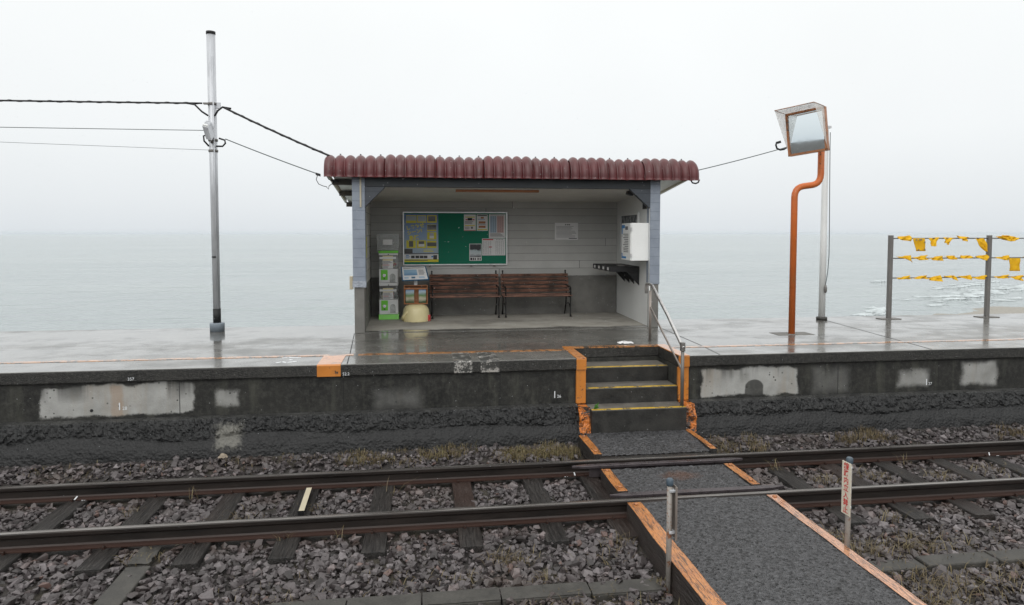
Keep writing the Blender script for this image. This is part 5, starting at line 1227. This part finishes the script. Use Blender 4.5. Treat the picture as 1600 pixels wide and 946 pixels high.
if wv.x < 0: wv = -wv
uv = n.cross(wv).normalized()
if uv.z < 0: uv = -uv
ra_ = math.radians(4.5); wv, uv = wv * math.cos(ra_) + uv * math.sin(ra_), uv * math.cos(ra_) - wv * math.sin(ra_)
c0 = on_y(1259.6, 206.3, 9.95); W2, H2 = .305, .335
m = MB().obox(c0 - n * .045, wv * W2, n * .035, uv * H2)
m.build('case', M['mframe'], mr, bevel=.006)
m = MB()
for sx_, sy_, hx, hy in ((0, 1, W2, .016), (0, -1, W2, .016), (1, 0, .016, H2), (-1, 0, .016, H2)):
    m.obox(c0 + wv * sx_ * (W2 - .016) + uv * sy_ * (H2 - .016), wv * hx, n * .012, uv * hy)
m.build('rim', M['mframe'], mr)
m = MB(); m.grid(lambda u, v: c0 + wv * (u - .5) * 2 * (W2 - .03) + uv * (v - .5) * 2 * (H2 - .03) + n * (.004 - .03 * ((u - .5) ** 2 + (v - .5) ** 2)), 16, 16)
fz = Vector(m.v[1]) - Vector(m.v[0]); 
m.build('mirror_glass', M['mirror'], mr)
hd = .34; tlh, trh = c0 - wv * W2 + uv * H2 + n * .012, c0 + wv * W2 + uv * H2 + n * .012; blh, brh = c0 - wv * W2 - uv * H2 * .75 + n * .012, c0 + wv * W2 - uv * H2 * .75 + n * .012
m = MB(); f1, f2 = tlh + n * hd + uv * .03, trh + n * hd + uv * .03
m.prism([tlh, trh, f2, f1], uv * .004); m.prism([tlh, f1, blh], wv * .004); m.prism([trh, f2, brh], wv * -.004); m.build('hood', M['hood'], mr)
m = MB(); m.tube([f1, f2], .006, 6); m.tube([f1, tlh], .005, 6); m.tube([f2, trh], .005, 6); m.build('hood_rim', M['mframe'], mr)
m = MB().obox(c0 - n * .10, wv * .06, n * .03, uv * .12); m.build('bracket', M['mframe'], mr)

# ------------------------------------------------------------------ flag rack with yellow handkerchiefs
FY = 11.60
fr_ = thing('flag_rack', (9.7, FY, ZT), 'brown grey steel rack of three long rods for yellow cloths on the platform', 'rack')
for x in (8.66, 10.695, 12.73):
    MB().box(x - .034, x + .034, FY - .034, FY + .034, ZT, 2.475).build('post', M['galv_dark'], fr_, bevel=.004)
    MB().box(x - .19, x + .19, FY - .10, FY + .10, ZT, ZT + .012).build('base_plate', M['galv_dark'], fr_)
RZ = [2.418, 2.048, 1.682]
for z in RZ:
    for x0, x1 in ((8.696, 10.659), (10.731, 12.694)): MB().tube([(x0, FY, z), (x1, FY, z)], .011, 8).build('rod', M['galv_dark'], fr_)
rows = [
 [((218, 160), (323, 148), (322, 198), (222, 182)), ((345, 172), (440, 172), (450, 277), (370, 277)), ((472, 172), (555, 162), (512, 238), (476, 236)), ((594, 163), (682, 168), (618, 225), (596, 208)),
  ((690, 148), (806, 165), (764, 200), (716, 174)), ((848, 172), (940, 172), (939, 282), (918, 281)), ((1025, 160), (1090, 147), (1130, 150), (1122, 198)), ((1130, 150), (1220, 168), (1175, 190), (1120, 198))],
 [((210, 325), (320, 310), (328, 370), (286, 342)), ((345, 330), (455, 308), (455, 348), (385, 350)), ((472, 335), (590, 312), (575, 356), (500, 352)), ((598, 318), (690, 312), (690, 345), (636, 345)),
  ((728, 312), (820, 312), (816, 335), (730, 338)), ((850, 318), (968, 305), (935, 355), (898, 345)), ((1010, 330), (1130, 310), (1115, 352), (1080, 350)), ((1132, 335), (1222, 335), (1222, 440), (1140, 440)), ((1245, 322), (1330, 313), (1320, 345), (1272, 345))],
 [((208, 500), (315, 476), (313, 505), (215, 508)), ((335, 498), (455, 472), (445, 503), (360, 504)), ((460, 500), (578, 472), (570, 525), (480, 518)), ((590, 482), (690, 475), (695, 520), (648, 498)),
  ((715, 485), (818, 472), (812, 515), (768, 505)), ((835, 495), (938, 472), (932, 508), (860, 508)), ((1008, 488), (1128, 470), (1110, 498), (1030, 500)), ((1135, 488), (1250, 472), (1225, 520), (1170, 508)), ((1252, 487), (1332, 473), (1326, 510), (1264, 503))]]
ROWN = ['top', 'middle', 'lowest']
POSE = {(0, 1): 'hanging open with dark writing', (0, 5): 'folded into a triangle', (1, 7): 'hanging open and square', (0, 2): 'twisted in two points', (0, 3): 'blown into a drop shape'}
for ri, row in enumerate(rows):
    for fi, quad in enumerate(row):
        flat = (ri, fi) in ((0, 1), (1, 7)); sd_ = ri * 20 + fi
        P4 = [on_y(1360 + zx / 5.254, 340 + zy / 5.254, FY) for zx, zy in quad]
        def fn(u, v):
            q_ = P4[0].lerp(P4[1], u).lerp(P4[3].lerp(P4[2], u), v)
            amp = .010 if flat else .032
            y_ = FY - .016 + amp * (mnoise.noise(Vector((u * 3.2 + sd_, v * 2.6, sd_ * .7))) * 1.1 + .6 * math.sin(u * 9 + v * 5 + sd_)) - (.0 if flat else .05 * v)
            zj = 0 if flat else .007 * mnoise.noise(Vector((u * 4, v * 4 + sd_, 3)))
            return (q_.x + .005 * mnoise.noise(Vector((u * 3, v * 3, sd_ + 9))), y_, q_.z + zj)
        m = MB().grid(fn, 14, 10)
        seg = 'before' if fi < 6 else 'beyond'
        k_ = ORD[fi] if fi < 6 else ORD[fi - 6]
        post = 'mirror side post' if fi < 6 else 'second post'
        lab = 'yellow cloth %s, %s rod, %s past %s' % (POSE.get((ri, fi), 'bunched by wind'), ROWN[ri], k_, post)
        o = m.build('yellow_flag', M['yellow'], label=lab, cat='flag', group='yellow cloths tied along the rack')
        so = o.modifiers.new('thick', 'SOLIDIFY'); so.thickness = .003
        ties = MB()
        for cpt in (P4[0], P4[1]):
            ties.tube([(cpt.x, FY - .01, min(cpt.z, RZ[ri] - .012)), (cpt.x, FY - .014, RZ[ri] + .004)], .004, 6)
        if flat and ri == 0:
            for (a_, b2) in ((.2, .12), (.5, .10), (.62, .10), (.2, .9), (.8, .86), (.9, .3)):
                c_ = Vector(fn(a_, b2)); ties.box(c_.x - .012, c_.x + .014, FY - .045, FY - .042, c_.z - .012, c_.z + .012)
        ties.build('tie', M['galv_dark'], o)
# ------------------------------------------------------------------ sleet falling between the track and the shelter
RV, RF_, RT = [], [], []
oct_v = np.array([(1, 0, 0), (-1, 0, 0), (0, 1, 0), (0, -1, 0), (0, 0, 1), (0, 0, -1)], float); oct_f = np.array([(0, 2, 4), (2, 1, 4), (1, 3, 4), (3, 0, 4), (2, 0, 5), (1, 2, 5), (3, 1, 5), (0, 3, 5)])
for i in range(2600):
    y = 5.5 + 5.6 * rng.random() ** .7; x = (-.55 + 1.5 * rng.random()) * y; z = -.1 + 4.6 * rng.random()
    r_ = rng.uniform(.0016, .0034) * y / 9
    if y > 8.4 and z < ZT + .03: continue
    RV.append(oct_v * np.array([1, 1, 1.5]) * r_ + np.array([x, y, z])); RF_.append(oct_f + 6 * (len(RV) - 1)); RT.append(np.full(6, .5))
b = NB('falling_sleet'); M['sleet'] = b.bsdf((.8, .82, .84), .3, 0, None, .5, 1.33, .75)
ro = np_mesh('rain', np.vstack(RV), np.vstack(RF_), np.concatenate(RT), M['sleet'], 'stuff'); ro['label'] = 'fine white sleet falling in front of the shelter'
print('stones', len(pts), 'grass', len(GV))
